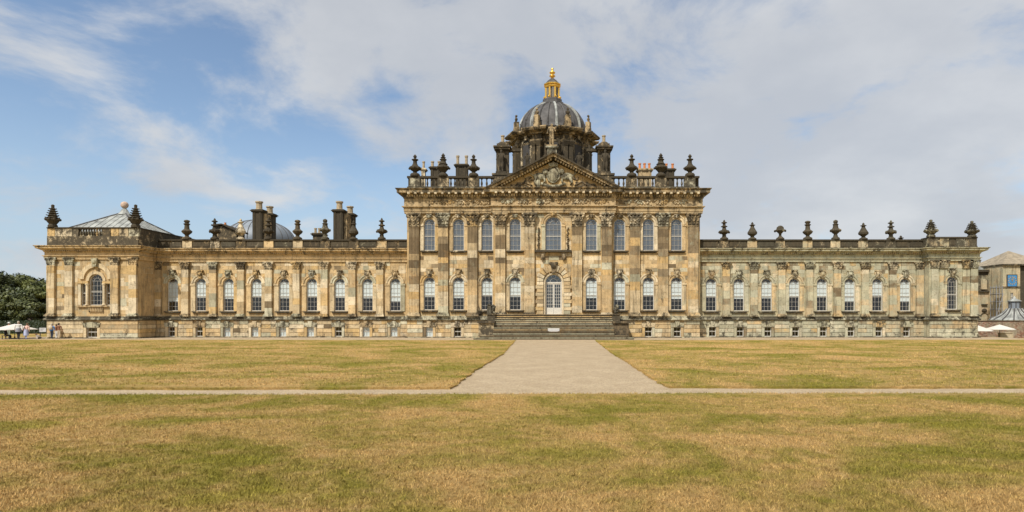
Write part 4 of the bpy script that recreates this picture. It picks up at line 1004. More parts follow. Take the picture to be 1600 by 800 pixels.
# broken sculpture on each upper pier
for q, lab in ((-1, 'dark weathered sculpture fragment on the stair pier beside the stone light-toned block'), (1, 'small dark weathered sculpture fragment alone on the stair pier')):
    m = MB()
    if q < 0: m.frust(-.25, 0, 0, .95, .26, .22, .2, .18); m.box(-.5, -.05, -.25, .25, .95, 1.02)
    for i in range(7): m.ball((.12+rng.uniform(-.16, .16), rng.uniform(-.15, .15), .15+i*.12), (rng.uniform(.14, .24), .2, rng.uniform(.12, .2)), 8, 5)
    o = m.build('sculpture_fragment', STONE, None, GRN[1], .62, loc=(xd+q*6.95, -2.6, 2.76)); tag(o, lab, 'sculpture', 'sculptures on the stair piers')
m = MB(); m.box(-.62, .62, -.02, .02, .06, .36); m.box(-.5, -.46, -.0, .2, 0, .06); m.box(.46, .5, -.0, .2, 0, .06); m.prism([(-.5, .0), (.5, .0), (.5, .06), (-.5, .06)], .0, .015)
istep = 9; o = m.build('notice_board', SIGNW, None, loc=(xd, y_top-.9-istep*tread-.0+.06, zd-istep*rise-.012)); tag(o, 'small white notice board standing low on the entrance steps', 'notice')
# wall lamp / broken bracket and boot urn at left of the stairs
m = MB(); m.lathe([(.0, 0), (.16, .02), (.3, .22), (.32, .34), (.2, .36)], 0, 0, 0, 10); m.tube([(0, 0, .3), (.02, .05, .7), (-.12, .1, 1.15)], .05, 6)
o = m.build('garden_urn', STONE, None, BRN[0], .8, loc=(PX(749, -1.3), -1.32, 2.25)); o.location.z = 2.52; o.location.y = -1.16; tag(o, 'small dark iron bowl with an upright stem on the ledge beside the steps', 'urn')

# ------------------------------------------------------------------ urns and finials on the parapets
def prof(*p): return list(p)
U = {
 'knob':   ([(.55, 0), (.55, .2), (.42, .3), (.25, .36), (.22, .55), (.5, .78), (.62, .98), (.6, 1.05), (.3, 1.3), (.26, 1.75), (.36, 1.85), (.4, 1.93), (.24, 1.98), (.24, 2.08), (.36, 2.2), (.3, 2.35), (.1, 2.42)], 0),
 'tier':   ([(.5, 0), (.5, .18), (.28, .3), (.22, .62), (.5, .8), (.62, .9), (.62, 1.1), (.3, 1.2), (.2, 1.5), (.4, 1.58), (.4, 1.66), (.2, 1.72), (.16, 1.98), (.36, 2.06), (.34, 2.14), (.14, 2.22), (.12, 2.34), (.04, 2.46)], 6),
 'vase':   ([(.5, 0), (.5, .15), (.3, .25), (.2, .38), (.3, .5), (.58, .72), (.6, .95), (.42, 1.25), (.24, 1.6), (.2, 1.8), (.36, 1.88), (.36, 1.94), (.12, 2.02), (.16, 2.14), (.04, 2.32)], 0),
 'bowl':   ([(.5, 0), (.5, .15), (.36, .25), (.16, .45), (.16, .7), (.4, .95), (.66, 1.08), (.66, 1.16), (.46, 1.26), (.42, 1.5), (.22, 1.68), (.06, 1.72)], 5),
 'crown':  ([(.5, 0), (.5, .18), (.3, .3), (.2, .6), (.45, .8), (.6, 1.0), (.5, 1.15), (.34, 1.3), (.28, 1.6), (.38, 1.68), (.2, 1.78), (.28, 1.95), (.26, 2.1), (.06, 2.2)], 8),
 'cone':   ([(.5, 0), (.5, .2), (.38, .35), (.62, .65), (.72, .85), (.5, .95), (.66, 1.05), (.42, 1.15), (.56, 1.3), (.34, 1.38), (.48, 1.55), (.28, 1.62), (.4, 1.78), (.22, 1.86), (.32, 2.02), (.16, 2.1), (.18, 2.4), (.06, 2.48)], 9),
 'tall':   ([(.62, 0), (.62, .2), (.5, .38), (.26, .48), (.24, .62), (.55, .85), (.7, 1.05), (.66, 1.25), (.4, 1.42), (.26, 1.7), (.24, 2.05), (.42, 2.18), (.42, 2.25), (.16, 2.32), (.14, 2.46), (.24, 2.6), (.16, 2.78), (.03, 2.92)], 8),
 'stack':  ([(.62, 0), (.62, .2), (.45, .4), (.3, .5), (.5, .8), (.78, 1.12), (.72, 1.35), (.45, 1.5), (.58, 1.62), (.42, 1.74), (.3, 2.1), (.44, 2.2), (.42, 2.28), (.22, 2.36), (.34, 2.52), (.16, 2.6), (.24, 2.78), (.14, 2.95), (.03, 3.1)], 7),
}
def urn(kind, px, y, z, h, col, soot, label, name='stone_urn', cat='urn', group=None, rot=0.0):
    pr, lobes = U[kind]; k = h/pr[-1][1]; m = MB(); m.lathe([(r*.92, zz*k) for r, zz in pr], 0, 0, 0, 14)
    if lobes:
        i = max(range(len(pr)), key=lambda j: pr[j][0] if j > 3 else 0); r, zz = pr[i]
        for q in range(lobes):
            a = 2*math.pi*q/lobes+rot; m.ball((r*.9*math.cos(a), r*.9*math.sin(a), zz*k), (.14, .14, .15), 6, 4)
        if kind == 'cone':
            for (r, zz) in [p for j, p in enumerate(pr[4:-2]) if j % 2 == 0]:
                for q in range(7): a = 2*math.pi*(q+.3*zz)/7; m.ball((r*.95*math.cos(a), r*.95*math.sin(a), zz*k), (.09, .09, .06), 5, 4)
    o = m.build(name, STONE, None, col, soot, loc=(PX(px, y), y, z)); return tag(o, label, cat, group)
YU = .24
ordn = ['first', 'second', 'third', 'fourth', 'fifth', 'sixth', 'seventh', 'eighth']
GL = 'urns on the parapet of the chimneyed wing'; GR = 'urns on the parapet of the wing towards the clock tower'
for i, (px, kd, py, col, so, extra) in enumerate(((292, 'knob', 343.5, HON[3], .62, 'bulbous urn with a round knob'), (335.5, 'tier', 341, BRN[0], .8, 'black tiered finial'), (376, 'vase', 341.5, HON[4], .34, 'pale bottle-necked urn'), (419.5, 'tier', 340.5, BRN[0], .8, 'black tiered finial'),
        (465, 'knob', 343.5, HON[3], .58, 'bulbous urn with a leafy knob'), (508, 'crown', 342, GRN[0], .6, 'grey lobed urn'), (552.5, 'vase', 344.5, BRN[1], .72, 'dark smooth bottle-necked urn'), (596.5, 'tier', 340.5, BRN[2], .66, 'dark tiered finial'))):
    urn(kd, px, YU, ZTOPW, PZ(py, YU)-ZTOPW, col, so, '%s, %s from the hipped roof on the chimneyed wing' % (extra, ordn[i]), group=GL)
for i, (px, kd, py, col, so, extra) in enumerate(((1131.5, 'tier', 343.5, BRN[1], .66, 'dark tiered finial'), (1175.5, 'vase', 347, BRN[2], .66, 'dark bottle-necked urn'), (1219, 'bowl', 352.5, BRN[2], .6, 'short bowl urn'), (1262, 'knob', 345, HON[3], .66, 'round-knobbed urn'), (1305.5, 'crown', 343.5, BRN[2], .62, 'pointed lobed urn'), (1349, 'vase', 348, BRN[1], .7, 'smooth bottle-necked urn'), (1392, 'tier', 344, GRN[0], .6, 'grey tiered finial'))):
    urn(kd, px, YU, ZTOPW, PZ(py, YU)-ZTOPW, col, so, '%s, %s from the centre on the wing towards the clock tower' % (extra, ordn[i]), group=GR)
urn('vase', 1407.5, 1.2, ZCW, PZ(368, 1.2)-ZCW, BRN[1], .7, 'small dark knob finial peeping over the parapet near the east pavilion', 'stone_finial', 'finial')
for px, lab in ((82.5, 'dark tiered pinecone finial on the hipped pavilion, farther from the wing'), (212, 'dark tiered pinecone finial on the hipped pavilion corner next the wing')):
    urn('cone', px, YP+.2, zp2, PZ(319, YP)-zp2, BRN[2], .68, lab, 'stone_finial', 'finial', 'pinecone finials on the hipped pavilion')
for px, py, lab in ((1454.5, 342.5, 'mossy grey pinecone finial on the clock-side pavilion corner next the wing'), (1518.5, 344.5, 'mossy grey pinecone finial on the outer corner of the clock-side pavilion')):
    urn('cone', px, YR+.25, zpr, PZ(py, YR)-zpr, GRN[0], .58, lab, 'stone_finial', 'finial', 'pinecone finials on the clock-side pavilion')
for i, (px, kd, py) in enumerate(((648.5, 'tall', 240.5), (692.5, 'stack', 238.5), (740, 'tall', 240.5), (987, 'tall', 240), (1032.5, 'stack', 238.5), (1078, 'tall', 240))):
    where = ['outer corner of the balustrade on the hipped-roof side', 'balustrade between two buff chimney pots', 'balustrade between the buff pots and the pediment', 'balustrade between the pediment and three orange pots', 'balustrade between two groups of orange pots', 'outer corner of the balustrade on the clock side'][i]
    urn(kd, px, YC+.24, ZBC, PZ(py, YC)-ZBC, BRN[0], .78, ('tall black stacked urn, ' if kd == 'stack' else 'tall black lobed urn, ')+where, group='urns on the central balustrade', rot=.3*i)

# ------------------------------------------------------------------ figures (one continuous skinned surface each)
def skin(name, verts, edges, radii, mats, pick, sub=2):
    me = bpy.data.meshes.new(name); me.from_pydata(verts, edges, []); ob = bpy.data.objects.new(name, me); COL.objects.link(ob)
    md = ob.modifiers.new('skin', 'SKIN'); md.use_smooth_shade = True
    for i, sv in enumerate(me.skin_vertices[0].data):
        r = radii[i]; sv.radius = (r, r) if isinstance(r, (int, float)) else r
        sv.use_root = (i == 0)
    sb = ob.modifiers.new('sub', 'SUBSURF'); sb.levels = sub; sb.render_levels = sub
    dg = bpy.context.evaluated_depsgraph_get(); dg.update()
    out = bpy.data.meshes.new_from_object(ob.evaluated_get(dg)); bpy.data.objects.remove(ob); bpy.data.meshes.remove(me)
    out.name = name; out.materials.clear()
    for mm in mats: out.materials.append(mm)
    if len(mats) > 1:
        for p in out.polygons: p.material_index = pick(p.center)
    return out
def human(h=1.7, lean=0.0, stride=.12, arms=((.08, 0), (.08, 0)), robe=False, sit=False, wide=1.0):
    s = h/1.72; v = []; e = []; r = []
    def a(p, rad, par=None):
        v.append(tuple(q*s for q in p)); r.append(tuple(q*s for q in rad) if isinstance(rad, tuple) else rad*s)
        if par is not None: e.append((par, len(v)-1))
        return len(v)-1
    hz = .46 if sit else .93
    L = lambda z: -lean*max(0, z-hz)
    pel = a((0, 0, hz), (.15*wide, .115)); w = a((0, L(hz+.18), hz+.18), (.135*wide, .105), pel); ch = a((0, L(hz+.38), hz+.38), (.165*wide, .12), w); nk = a((0, L(hz+.54), hz+.54), .06, ch)
    hd_ = a((0, L(hz+.63)-.01, hz+.63), (.078, .09), nk); a((0, L(hz+.74)-.01, hz+.74), (.07, .085), hd_)
    for q, (out, fw) in zip((-1, 1), arms):
        sh = a((q*.19*wide, L(hz+.45), hz+.46), .062, ch); el = a((q*(.23*wide+out*.5), L(hz+.2)-fw*.4, hz+.18), .047, sh); ha = a((q*(.23*wide+out), L(hz)-fw-.04, hz-.04+fw*.6), .036, el); a((q*(.23*wide+out), L(hz)-fw-.06, hz-.13+fw*.7), .032, ha)
    for q in (-1, 1):
        hp = a((q*.09, 0, hz-.06), .095, pel)
        if sit: kn = a((q*.12, -.42, hz-.02), .07, hp); an = a((q*.12, -.45, .09), .05, kn); a((q*.12, -.58, .04), .04, an)
        else: kn = a((q*.095, -q*stride*.5-.02, .49), .068, hp); an = a((q*.1, -q*stride+.03, .09), .045, kn); a((q*.1, -q*stride-.11, .035), .04, an)
    if robe:
        for i in range(1, 5): pass
    return v, e, r, s, hz
SKINM = cloth('skin', (.50, .30, .21)); 
def person(px, y, facing, h, top, legs, hair, label, py_foot=None, lean=0.0, stride=.1, sit=False, split=None, bare_arms=False, wide=1.0, seat=0.0, arms=((.06, 0), (.06, .05)), group=None, skirt=None, hat=None, z=0):
    v, e, r, s, hz = human(h, lean, stride, arms, False, sit, wide)
    mats = [top, legs, SKINM, cloth('shoe_black', (.02, .02, .02))]
    def pick(c):
        z_ = c.z/s
        if z_ > hz+.51: return 2
        if z_ < .075: return 3
        if abs(c.x)/s > .20*wide and z_ < hz+.02 and not sit and z_ > hz-.3: return 2
        if bare_arms and abs(c.x)/s > .215*wide and z_ < hz+.42: return 2
        if z_ < hz+.0 or (sit and c.y/s < -.16 and z_ < hz+.12): return 1
        return 0
    me = skin('person', v, e, r, mats, pick); o = bpy.data.objects.new('person', me); COL.objects.link(o)
    o.location = (PX(px, y), y, z+seat); o.rotation_euler.z = facing
    tag(o, label, 'person', group)
    hy = -lean*(.7)*s
    m = MB(); m.ball((0, hy+.02*s, (hz+.705)*s), (.094*s, .102*s, .105*s), 12, 8); m.ball((0, hy+.06*s, (hz+.65)*s), (.085*s, .06*s, .09*s), 10, 6); link(m.mesh('hair', hair, True), 'hair', o)
    m = MB(); f = hy-.098*s
    for q in (-1, 1): m.ball((q*.033*s, f+.004*s, (hz+.675)*s), .011*s, 6, 4)
    link(m.mesh('eyes', cloth('eye_dark', (.02, .015, .012))), 'eyes', o)
    m = MB(); m.ball((0, f-.008*s, (hz+.645)*s), (.014*s, .02*s, .024*s), 6, 5); [m.ball((q*.085*s, hy, (hz+.655)*s), (.012*s, .022*s, .03*s), 6, 4) for q in (-1, 1)]; link(m.mesh('nose_and_ears', SKINM), 'nose_and_ears', o)
    if skirt:
        m = MB(); m.lathe([(.17*s*wide, (hz+.12)*s), (.2*s*wide, (hz-.1)*s), (.25*s, (skirt[1])*s)], 0, 0, 0, 14, cap=False); link(m.mesh('skirt', skirt[0], True), 'skirt', o)
    if hat: m = MB(); m.lathe([(.2*s, 0), (.2*s, .02), (.11*s, .03), (.1*s, .12*s), (.04*s, .14*s)], 0, hy, (hz+.75)*s, 14); link(m.mesh('hat', hat, True), 'hat', o)
    return o
def hd_fix(): pass
WHT = cloth('white_cotton', (.68, .67, .64)); BLK_ = cloth('black_cotton', (.02, .02, .022)); GRYC = cloth('grey_check', (.22, .22, .24)); LIL = cloth('pale_blue_cotton', (.42, .45, .62)); PNK = cloth('pink_top', (.62, .40, .33))
BLU = cloth('bright_blue', (.07, .24, .58)); JEAN = cloth('dark_denim', (.02, .028, .05)); BRNC = cloth('brown_jacket', (.20, .085, .04)); BEI = cloth('beige_cotton', (.50, .41, .29)); GRNC = cloth('sage_cotton', (.30, .33, .25))
HGR = cloth('grey_hair', (.42, .36, .28)); HDK = cloth('dark_hair', (.025, .018, .014)); HBR = cloth('brown_hair', (.12, .065, .03))
person(29, -5.6, R(200), 1.95, WHT, BLK_, HGR, 'person in white shirt and black trousers with grey checked wrap, by the parasol', stride=.16, skirt=(GRYC, .72), wide=1.15)
person(40.5, -5.2, R(190), 1.72, PNK, LIL, HBR, 'person in pink top and pale blue skirt leaning forward beside the white shirt', lean=.35, skirt=(LIL, .4), bare_arms=True)
person(9, -5.0, R(110), 1.6, BLK_, BLK_, HBR, 'person in black sitting on the grass side of the parasol', sit=True, seat=.0, wide=1.15)
person(14, -1.5, R(10), 1.72, GRNC, GRNC, HGR, 'person in sage green and pale brimmed hat standing behind the parasol', hat=cloth('pale_hat', (.5, .5, .44)), wide=1.3)
person(81, -4.2, R(180), 1.68, BLU, JEAN, HGR, 'person in bright blue shirt and dark jeans carrying a beige backpack', stride=.08, wide=1.1)
bp = MB(); bp.ball((0, .17, 1.24), (.23, .13, .26), 12, 8); o = bp.build('backpack', BEI, None, loc=(PX(81, -4.2), -4.2, 0), smoothf=True); o.rotation_euler.z = R(180); tag(o, 'rounded beige backpack worn over a bright blue shirt', 'backpack')
person(92, -4.0, R(185), 1.72, BRNC, BEI, HDK, 'dark haired person in brown jacket and beige trousers by the pavilion', stride=.1, wide=1.1)
person(88.3, -3.55, R(175), 1.6, BRNC, WHT, HBR, 'person in white trousers half hidden behind the brown jacket', stride=.05)
# the seat below the sitting person
m = MB(); m.box(-.45, .45, -.2, .2, .36, .41); [m.box(x-.03, x+.03, y-.03, y+.03, 0, .36) for x in (-.38, .38) for y in (-.14, .14)]
o = m.build('garden_bench', DARKWOOD, None, loc=(PX(9, -5.0), -5.0, 0)); o.rotation_euler.z = R(110); tag(o, 'low dark wooden bench under the person in black', 'bench')
# small dog
def dog(px, y):
    v = [(0, 0, .30), (0, -.12, .36), (0, -.2, .45), (0, -.26, .52), (0, -.36, .50), (0, .14, .22), (0, .28, .12), (.07, -.16, .16), (.07, -.18, .02), (-.07, -.16, .16), (-.07, -.18, .02), (.09, .1, .1), (.1, -.04, .03), (-.09, .1, .1), (-.1, -.04, .03), (.05, -.22, .60), (-.05, -.22, .60)]
    e = [(0, 1), (1, 2), (2, 3), (3, 4), (0, 5), (5, 6), (1, 7), (7, 8), (1, 9), (9, 10), (5, 11), (11, 12), (5, 13), (13, 14), (3, 15), (3, 16)]
    r = [.11, .115, .08, .075, .035, .12, .03, .04, .03, .04, .03, .07, .035, .07, .035, .02, .02]
    me = skin('dog', v, e, r, [cloth('dog_white', (.55, .5, .43)), cloth('dog_brown', (.20, .09, .04)), BLK_], lambda c: 2 if c.z < .2 and c.y > -.1 else (1 if c.y < -.2 and c.z > .47 else 0))
    o = bpy.data.objects.new('dog', me); COL.objects.link(o); o.location = (PX(px, y), y, 0); o.rotation_euler.z = R(-20)
    tag(o, 'small white and brown dog sitting in front of the low sign', 'dog')
dog(60.5, -4.6)
# statues
def statue(px, y, z, h, label, cat='statue', bust=False, col=BRN[1], soot=.68, rz=0.0, group=None):
    v, e, r, s, hz = human(h, .05, .05, ((.1, .12), (.04, .3)), wide=1.15)
    if bust:
        keep = [i for i, p in enumerate(v) if p[2] > (hz+.1)*s and abs(p[0]) < .22*s*1.2]; mp = {a: i for i, a in enumerate(keep)}
        v = [(v[a][0], v[a][1], v[a][2]-(hz+.12)*s) for a in keep]; r = [r[a] for a in keep]; e = [(mp[a], mp[b]) for a, b in e if a in mp and b in mp]
    else:                                           # robe: widen the legs into drapery
        r = [(max(q) if isinstance(q, tuple) else q)*(1.9 if p[2] < (hz-.2)*s else (1.35 if p[2] < (hz+.1)*s else 1.15)) for q, p in zip(r, v)]
    me = skin('statue', v, e, r, [STONE], lambda c: 0)
    o = bpy.data.objects.new('statue', me); COL.objects.link(o); o.location = (PX(px, y), y, z); o.rotation_euler.z = rz; o.color = (*col, 1-soot)
    m = MB(); m.box(-.42*h/1.7*(.5 if bust else 1), .42*h/1.7*(.5 if bust else 1), -.3, .3, -.22 if not bust else -.75, .03); m.box(-.36, .36, -.33, .33, -1.72 if bust else -.4, -.752 if bust else -.221); link(m.mesh('plinth', STONE), 'plinth', o, col, soot-.1)
    m = MB(); zt = (hz+.12)*s if bust else 0; m.ball((0, .0, (hz+.72)*s-zt), (.11*s, .12*s, .1*s), 10, 6); link(m.mesh('hair', STONE), 'hair', o, col, soot)
    return tag(o, label, cat, group)
# statue piers joined to the drum by small arches (part of the palace)
for q, px, lab in ((-1, 785.5, 'blackened robed statue on the tall pier on the hipped-roof side of the dome'), (1, 943.5, 'blackened robed statue on the tall pier on the clock side of the dome')):
    yq = 6.0; x = PX(px, yq); m = MB(); z0, z1 = ZCC, PZ(236, yq)
    m.box(-.78, .78, -.5, .7, z0, z1); m.box(-1.15, 1.15, -1.2, .9, z0, PZ(277, yq)); m.box(-1.25, 1.25, -1.3, 1.0, PZ(277, yq)+.001, PZ(274, yq))
    m.box(-.95, .95, -.95, .85, z1+.001, z1+.25); m.box(-1.1, 1.1, -1.1, 1.0, z1+.251, z1+.42); m.box(-.7, .7, -.6, .6, z1+.421, z1+.8); m.frust(0, 0, z1+.8, z1+1.1, .6, .5, .3, .3)
    pr_ = m.build('statue_pier', STONE, PAL, HON[3], .6, loc=(x, yq, 0))
    mm = MB(); mm.lathe([(.2, 0), (.2, .7), (.26, .74), (.26, .84)], 0, 0, z1+1.1, 10); link(mm.mesh('chimney_pot', BUFF), 'chimney_pot', pr_)
    mm = MB(); mm.prism([(0, 0), (q*-1.9, 0), (q*-1.9, .75), (q*-1.4, .45), (q*-.5, .45), (0, .75)][::(1 if q > 0 else -1)] if False else ([(-2.2 if q > 0 else .7, z1-.1), (-.7 if q > 0 else 2.2, z1-.1), (-.7 if q > 0 else 2.2, z1+.25), (-2.2 if q > 0 else .7, z1+.25)]), -.3, .3); link(mm.mesh('arch_link', STONE), 'arch_link', pr_, BRN[1], .6)
    statue(px-q*(-2.2), yq-.85, PZ(274, yq)+.22, 2.75, lab, group='statues on the roof piers')
yq = 7.4; m = MB(); m.box(-.6, .6, -.5, .5, ZCC+.5, PZ(232.5, yq)); m.box(-.8, .8, -.7, .7, PZ(232.5, yq), PZ(230, yq)); m.build('statue_pedestal', STONE, PAL, GRN[1], .4, loc=(PX(862.5, yq), yq, 0))
statue(862, yq, PZ(230, yq)+.22, 2.75, 'pale robed statue standing before the drum above the pediment peak', col=HON[3], soot=.42, group='statues before the dome')
for px, lab in ((824, 'dark statue before the drum on the hipped-roof side of the pediment peak'), (905, 'dark statue before the drum on the clock side of the pediment peak')):
    yq = 7.6; m = MB(); m.box(-.6, .6, -.5, .5, ZCC-.1, PZ(268, yq)); m.build('statue_pedestal', STONE, PAL, BRN[1], .6, loc=(PX(px, yq), yq, 0))
    statue(px, yq, PZ(268, yq)+.22, 2.2, lab, col=BRN[0], soot=.8, group='statues before the dome')
for k, lab in enumerate(('stone bust on the drum cornice at the outer edge on the clock side', 'stone bust on the drum cornice, inner one on the clock side', 'stone bust on the drum cornice, inner one on the hipped-roof side', 'stone bust on the drum cornice at the outer edge on the hipped-roof side')):
    a = R(-22.5-45*k); rr = RD+.45; x, y = xd0+rr*math.cos(a), YD+rr*math.sin(a)
    o = statue(864, 0, 0, 2.5, lab, 'bust', True, HON[3], .52, a+math.pi/2, 'busts on the drum cornice'); o.location = (x, y, DZ(207)+.75)

# ------------------------------------------------------------------ left side: parasol, sign, hedge, trees
def parasol(px, y, zt, ze, hw, label, pole_z0, square=False):
    x = PX(px, y); e = empty('parasol', (x, y, pole_z0)); tag(e, label, 'parasol', 'white garden parasols')
    m = MB(); n = 8; h = zt-ze; vs = [(0, 0, zt-pole_z0)]+[(hw*math.cos(2*math.pi*(i+.5)/n), hw*math.sin(2*math.pi*(i+.5)/n), ze-pole_z0) for i in range(n)]
    vs += [(p[0], p[1], p[2]-.05) for p in vs]; k = n+1
    m.add(vs, [(0, 1+i, 1+(i+1) % n) for i in range(n)]+[(k, k+1+(i+1) % n, k+1+i) for i in range(n)]+[(1+i, k+1+i, k+1+(i+1) % n, 1+(i+1) % n) for i in range(n)])
    link(m.mesh('canopy', CANVAS), 'canopy', e)
    m = MB(); m.tube([(0, 0, 0), (0, 0, zt-pole_z0-.05)], .03, 8); link(m.mesh('pole', DARKWOOD), 'pole', e)
    m = MB(); m.lathe([(.3, 0), (.3, .06), (.06, .1), (.05, .25)], 0, 0, 0, 12); link(m.mesh('base', DARKWOOD), 'base', e)
    for i in range(n):
        a = 2*math.pi*(i+.5)/n; m = MB(); m.tube([(0, 0, zt-pole_z0-.08), (hw*.97*math.cos(a), hw*.97*math.sin(a), ze-pole_z0-.06)], .012, 4); link(m.mesh('rib', DARKWOOD), 'rib', e)
parasol(23, -3.6, PZ(506, -3.6), PZ(514.5, -3.6), 2.1, 'white parasol low over the lawn beside the hedge and trees', 0)
sx = PX(67, -3.9); e = empty('information_sign', (sx, -3.9, 0)); tag(e, 'pale low information sign on a dark post beside the pavilion corner', 'sign')
m = MB(); m.box(-.36, .36, -.03, .02, .75, 1.2); link(m.mesh('panel', SIGNW), 'panel', e)
m = MB(); [m.box(-.25, .2-.1*j, -.034, -.031, 1.08-.09*j, 1.11-.09*j) for j in range(3)]; link(m.mesh('lettering', cloth('sign_ink', (.12, .1, .1))), 'lettering', e)
m = MB(); m.box(-.36, -.28, .021, .06, 0, 1.2); link(m.mesh('post', DARKWOOD), 'post', e)
def leafmesh(name, pts, nrm, size, mat, shade):
    n = len(pts); a = nrng.normal(size=(n, 3)); a -= (a*nrm).sum(1, keepdims=True)*nrm*.6; a /= np.linalg.norm(a, axis=1, keepdims=True)
    b = np.cross(nrm+nrng.normal(0, .4, (n, 3)), a); b /= np.linalg.norm(b, axis=1, keepdims=True)
    s = size*nrng.uniform(.6, 1.3, (n, 1)); V = np.empty((n, 4, 3)); V[:, 0] = pts-a*s; V[:, 1] = pts+b*s*.55; V[:, 2] = pts+a*s; V[:, 3] = pts-b*s*.55
    me = bpy.data.meshes.new(name); me.vertices.add(4*n); me.vertices.foreach_set('co', V.reshape(-1, 3).ravel()); me.loops.add(4*n); me.loops.foreach_set('vertex_index', np.arange(4*n))
    me.polygons.add(n); me.polygons.foreach_set('loop_start', np.arange(0, 4*n, 4)); me.update(); at = me.attributes.new('shade', 'FLOAT', 'POINT'); at.data.foreach_set('value', np.repeat(shade, 4)); me.materials.append(mat); return me
def tree(x, y, h, rad, mat, label, nclump=60, per=170, leaf=.26):
    e = empty('tree', (x, y, 0)); tag(e, label, 'tree', 'trees beyond the hedge')
    m = MB(); m.tube([(0, 0, 0), (.1, 0, h*.2), (-.05, .1, h*.45), (.1, 0, h*.72)], [.36, .28, .2, .07], 8); tr = link(m.mesh('trunk', BARK), 'trunk', e)
    for i in range(6):
        a = i*1.05+rng.random(); m = MB(); z0 = h*(.22+.06*i); m.tube([(0, 0, z0), (rad*.35*math.cos(a), rad*.35*math.sin(a), z0+h*.13), (rad*.7*math.cos(a), rad*.7*math.sin(a), z0+h*.2)], [.13, .08, .03], 6); link(m.mesh('limb', BARK), 'limb', tr)
    P, Nn, Sh = [], [], []
    for i in range(nclump):
        u = rng.uniform(-.85, 1); a = rng.uniform(0, 6.28); rr = math.sqrt(max(0, 1-u*u))*rng.uniform(.72, 1.02)
        c = np.array([rr*rad*math.cos(a), rr*rad*math.sin(a), h*.54+u*h*.42*rng.uniform(.85, 1.02)]); cr = rng.uniform(.55, 1.15)*rad*.27
        d = nrng.normal(size=(per, 3)); d /= np.linalg.norm(d, axis=1, keepdims=True)
        P.append(c+d*cr*nrng.uniform(.55, 1.05, (per, 1))*np.array([1.15, 1.15, .8])); Nn.append(d); Sh.append(np.clip(rng.uniform(.15, .85)+nrng.normal(0, .22, per), 0, 1))
    o = link(leafmesh('crown', np.concatenate(P), np.concatenate(Nn), leaf, mat, np.concatenate(Sh)), 'crown', e); return e
for px, y, pyt, rad, mat, lab in ((8, 24, 425, 4.6, LEAFD, 'tall dark green tree, highest beyond the hedge'), (34, 30, 429, 4.6, LEAFD, 'dark green tree behind the lighter one'), (58, 22, 441, 3.5, LEAFM, 'lighter green rounded tree beside the pavilion'), (28, 19, 458, 3.4, LEAFD, 'low dark bushy tree in front, above the hedge'), (70, 27, 450, 3.4, LEAFD, 'dark tree half hidden by the pavilion'), (-28, 22, 430, 4.8, LEAFD, 'dark tree cut by the picture edge')):
    tree(PX(px, y), y, PZ(pyt, y), rad, mat, lab)
for i, (px, y) in enumerate(((2, 16.8), (48, 17.2), (-40, 17))):
    tree(PX(px, y), y, 4.6, 3.0, LEAFD, ('dark shrubby tree close behind the hedge under the tallest tree', 'dark shrubby tree close behind the hedge under the lighter tree', 'dark shrubby tree close behind the hedge, outermost')[i], 40, 150, .22)
hx0, hx1 = PX(-110, 14), PX(74, 14)
he = tag(empty('hedge', ((hx0+hx1)/2, 14, 0)), 'clipped dark green hedge running behind the people and parasol', 'hedge')
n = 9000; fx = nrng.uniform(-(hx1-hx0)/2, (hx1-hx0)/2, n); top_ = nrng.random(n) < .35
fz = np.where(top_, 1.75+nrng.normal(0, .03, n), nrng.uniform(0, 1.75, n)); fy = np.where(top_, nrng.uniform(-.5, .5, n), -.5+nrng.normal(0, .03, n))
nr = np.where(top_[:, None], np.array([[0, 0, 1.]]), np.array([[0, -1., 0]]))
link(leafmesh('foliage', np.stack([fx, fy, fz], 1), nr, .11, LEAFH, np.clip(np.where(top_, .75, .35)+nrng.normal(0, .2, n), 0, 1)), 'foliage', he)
m = MB(); m.box(-(hx1-hx0)/2, (hx1-hx0)/2, -.46, .46, .1, 1.7); link(m.mesh('inner_growth', LEAFH), 'inner_growth', he)
m = MB(); [m.tube([(x, 0, 0), (x, .05, .3)], .05, 5) for x in np.arange(-(hx1-hx0)/2+.4, (hx1-hx0)/2, .8)]; link(m.mesh('stems', BARK), 'stems', he)

# ------------------------------------------------------------------ right side: sunken court, brick wall, domed cupola, clock building
SZ = -.95
yb = 7.0; x0, x1 = PX(1522, yb), PX(1700, yb); zt = PZ(501, yb)
bw = tag(empty('brick_wall', ((x0+x1)/2, yb, SZ)), 'old mottled red brick garden wall behind the parasols', 'wall')
ox_ = (x0+x1)/2
m = MB(); m.box(x0-ox_, x1-ox_, 0, .4, 0, zt-SZ-.1); link(m.mesh('brickwork_core', BRICK), 'brickwork_core', bw)
m = MB(); m.box(x0-ox_, x1-ox_, -.06, .46, zt-SZ-.099, zt-SZ); link(m.mesh('coping', STONE), 'coping', bw, BRN[1], .6)
m = MB(); row = 0; z = 0
while z < zt-SZ-.2:
    x = x0-ox_+(row % 2)*.12
    while x < x1-ox_-.25:
        c = rng.choice([(.27, .14, .09), (.22, .12, .08), (.33, .2, .13), (.3, .24, .17), (.18, .11, .08), (.36, .27, .2)]); m.box(x, x+.225, -.012-rng.uniform(0, .01), .01, z+.006, z+.075, c); x += .24
    z += .085; row += 1
b_ = link(m.mesh('bricks', STONE), 'bricks', bw, (0, 0, 0), .18); stuff(b_)
parasol(1562, 3.0, PZ(507, 3), PZ(514.3, 3), 1.65, 'white parasol fully in view before the brick wall', SZ); parasol(1527, 2.4, PZ(508, 2.4), PZ(516.5, 2.4), 1.65, 'white parasol half hidden behind the pavilion corner', SZ)
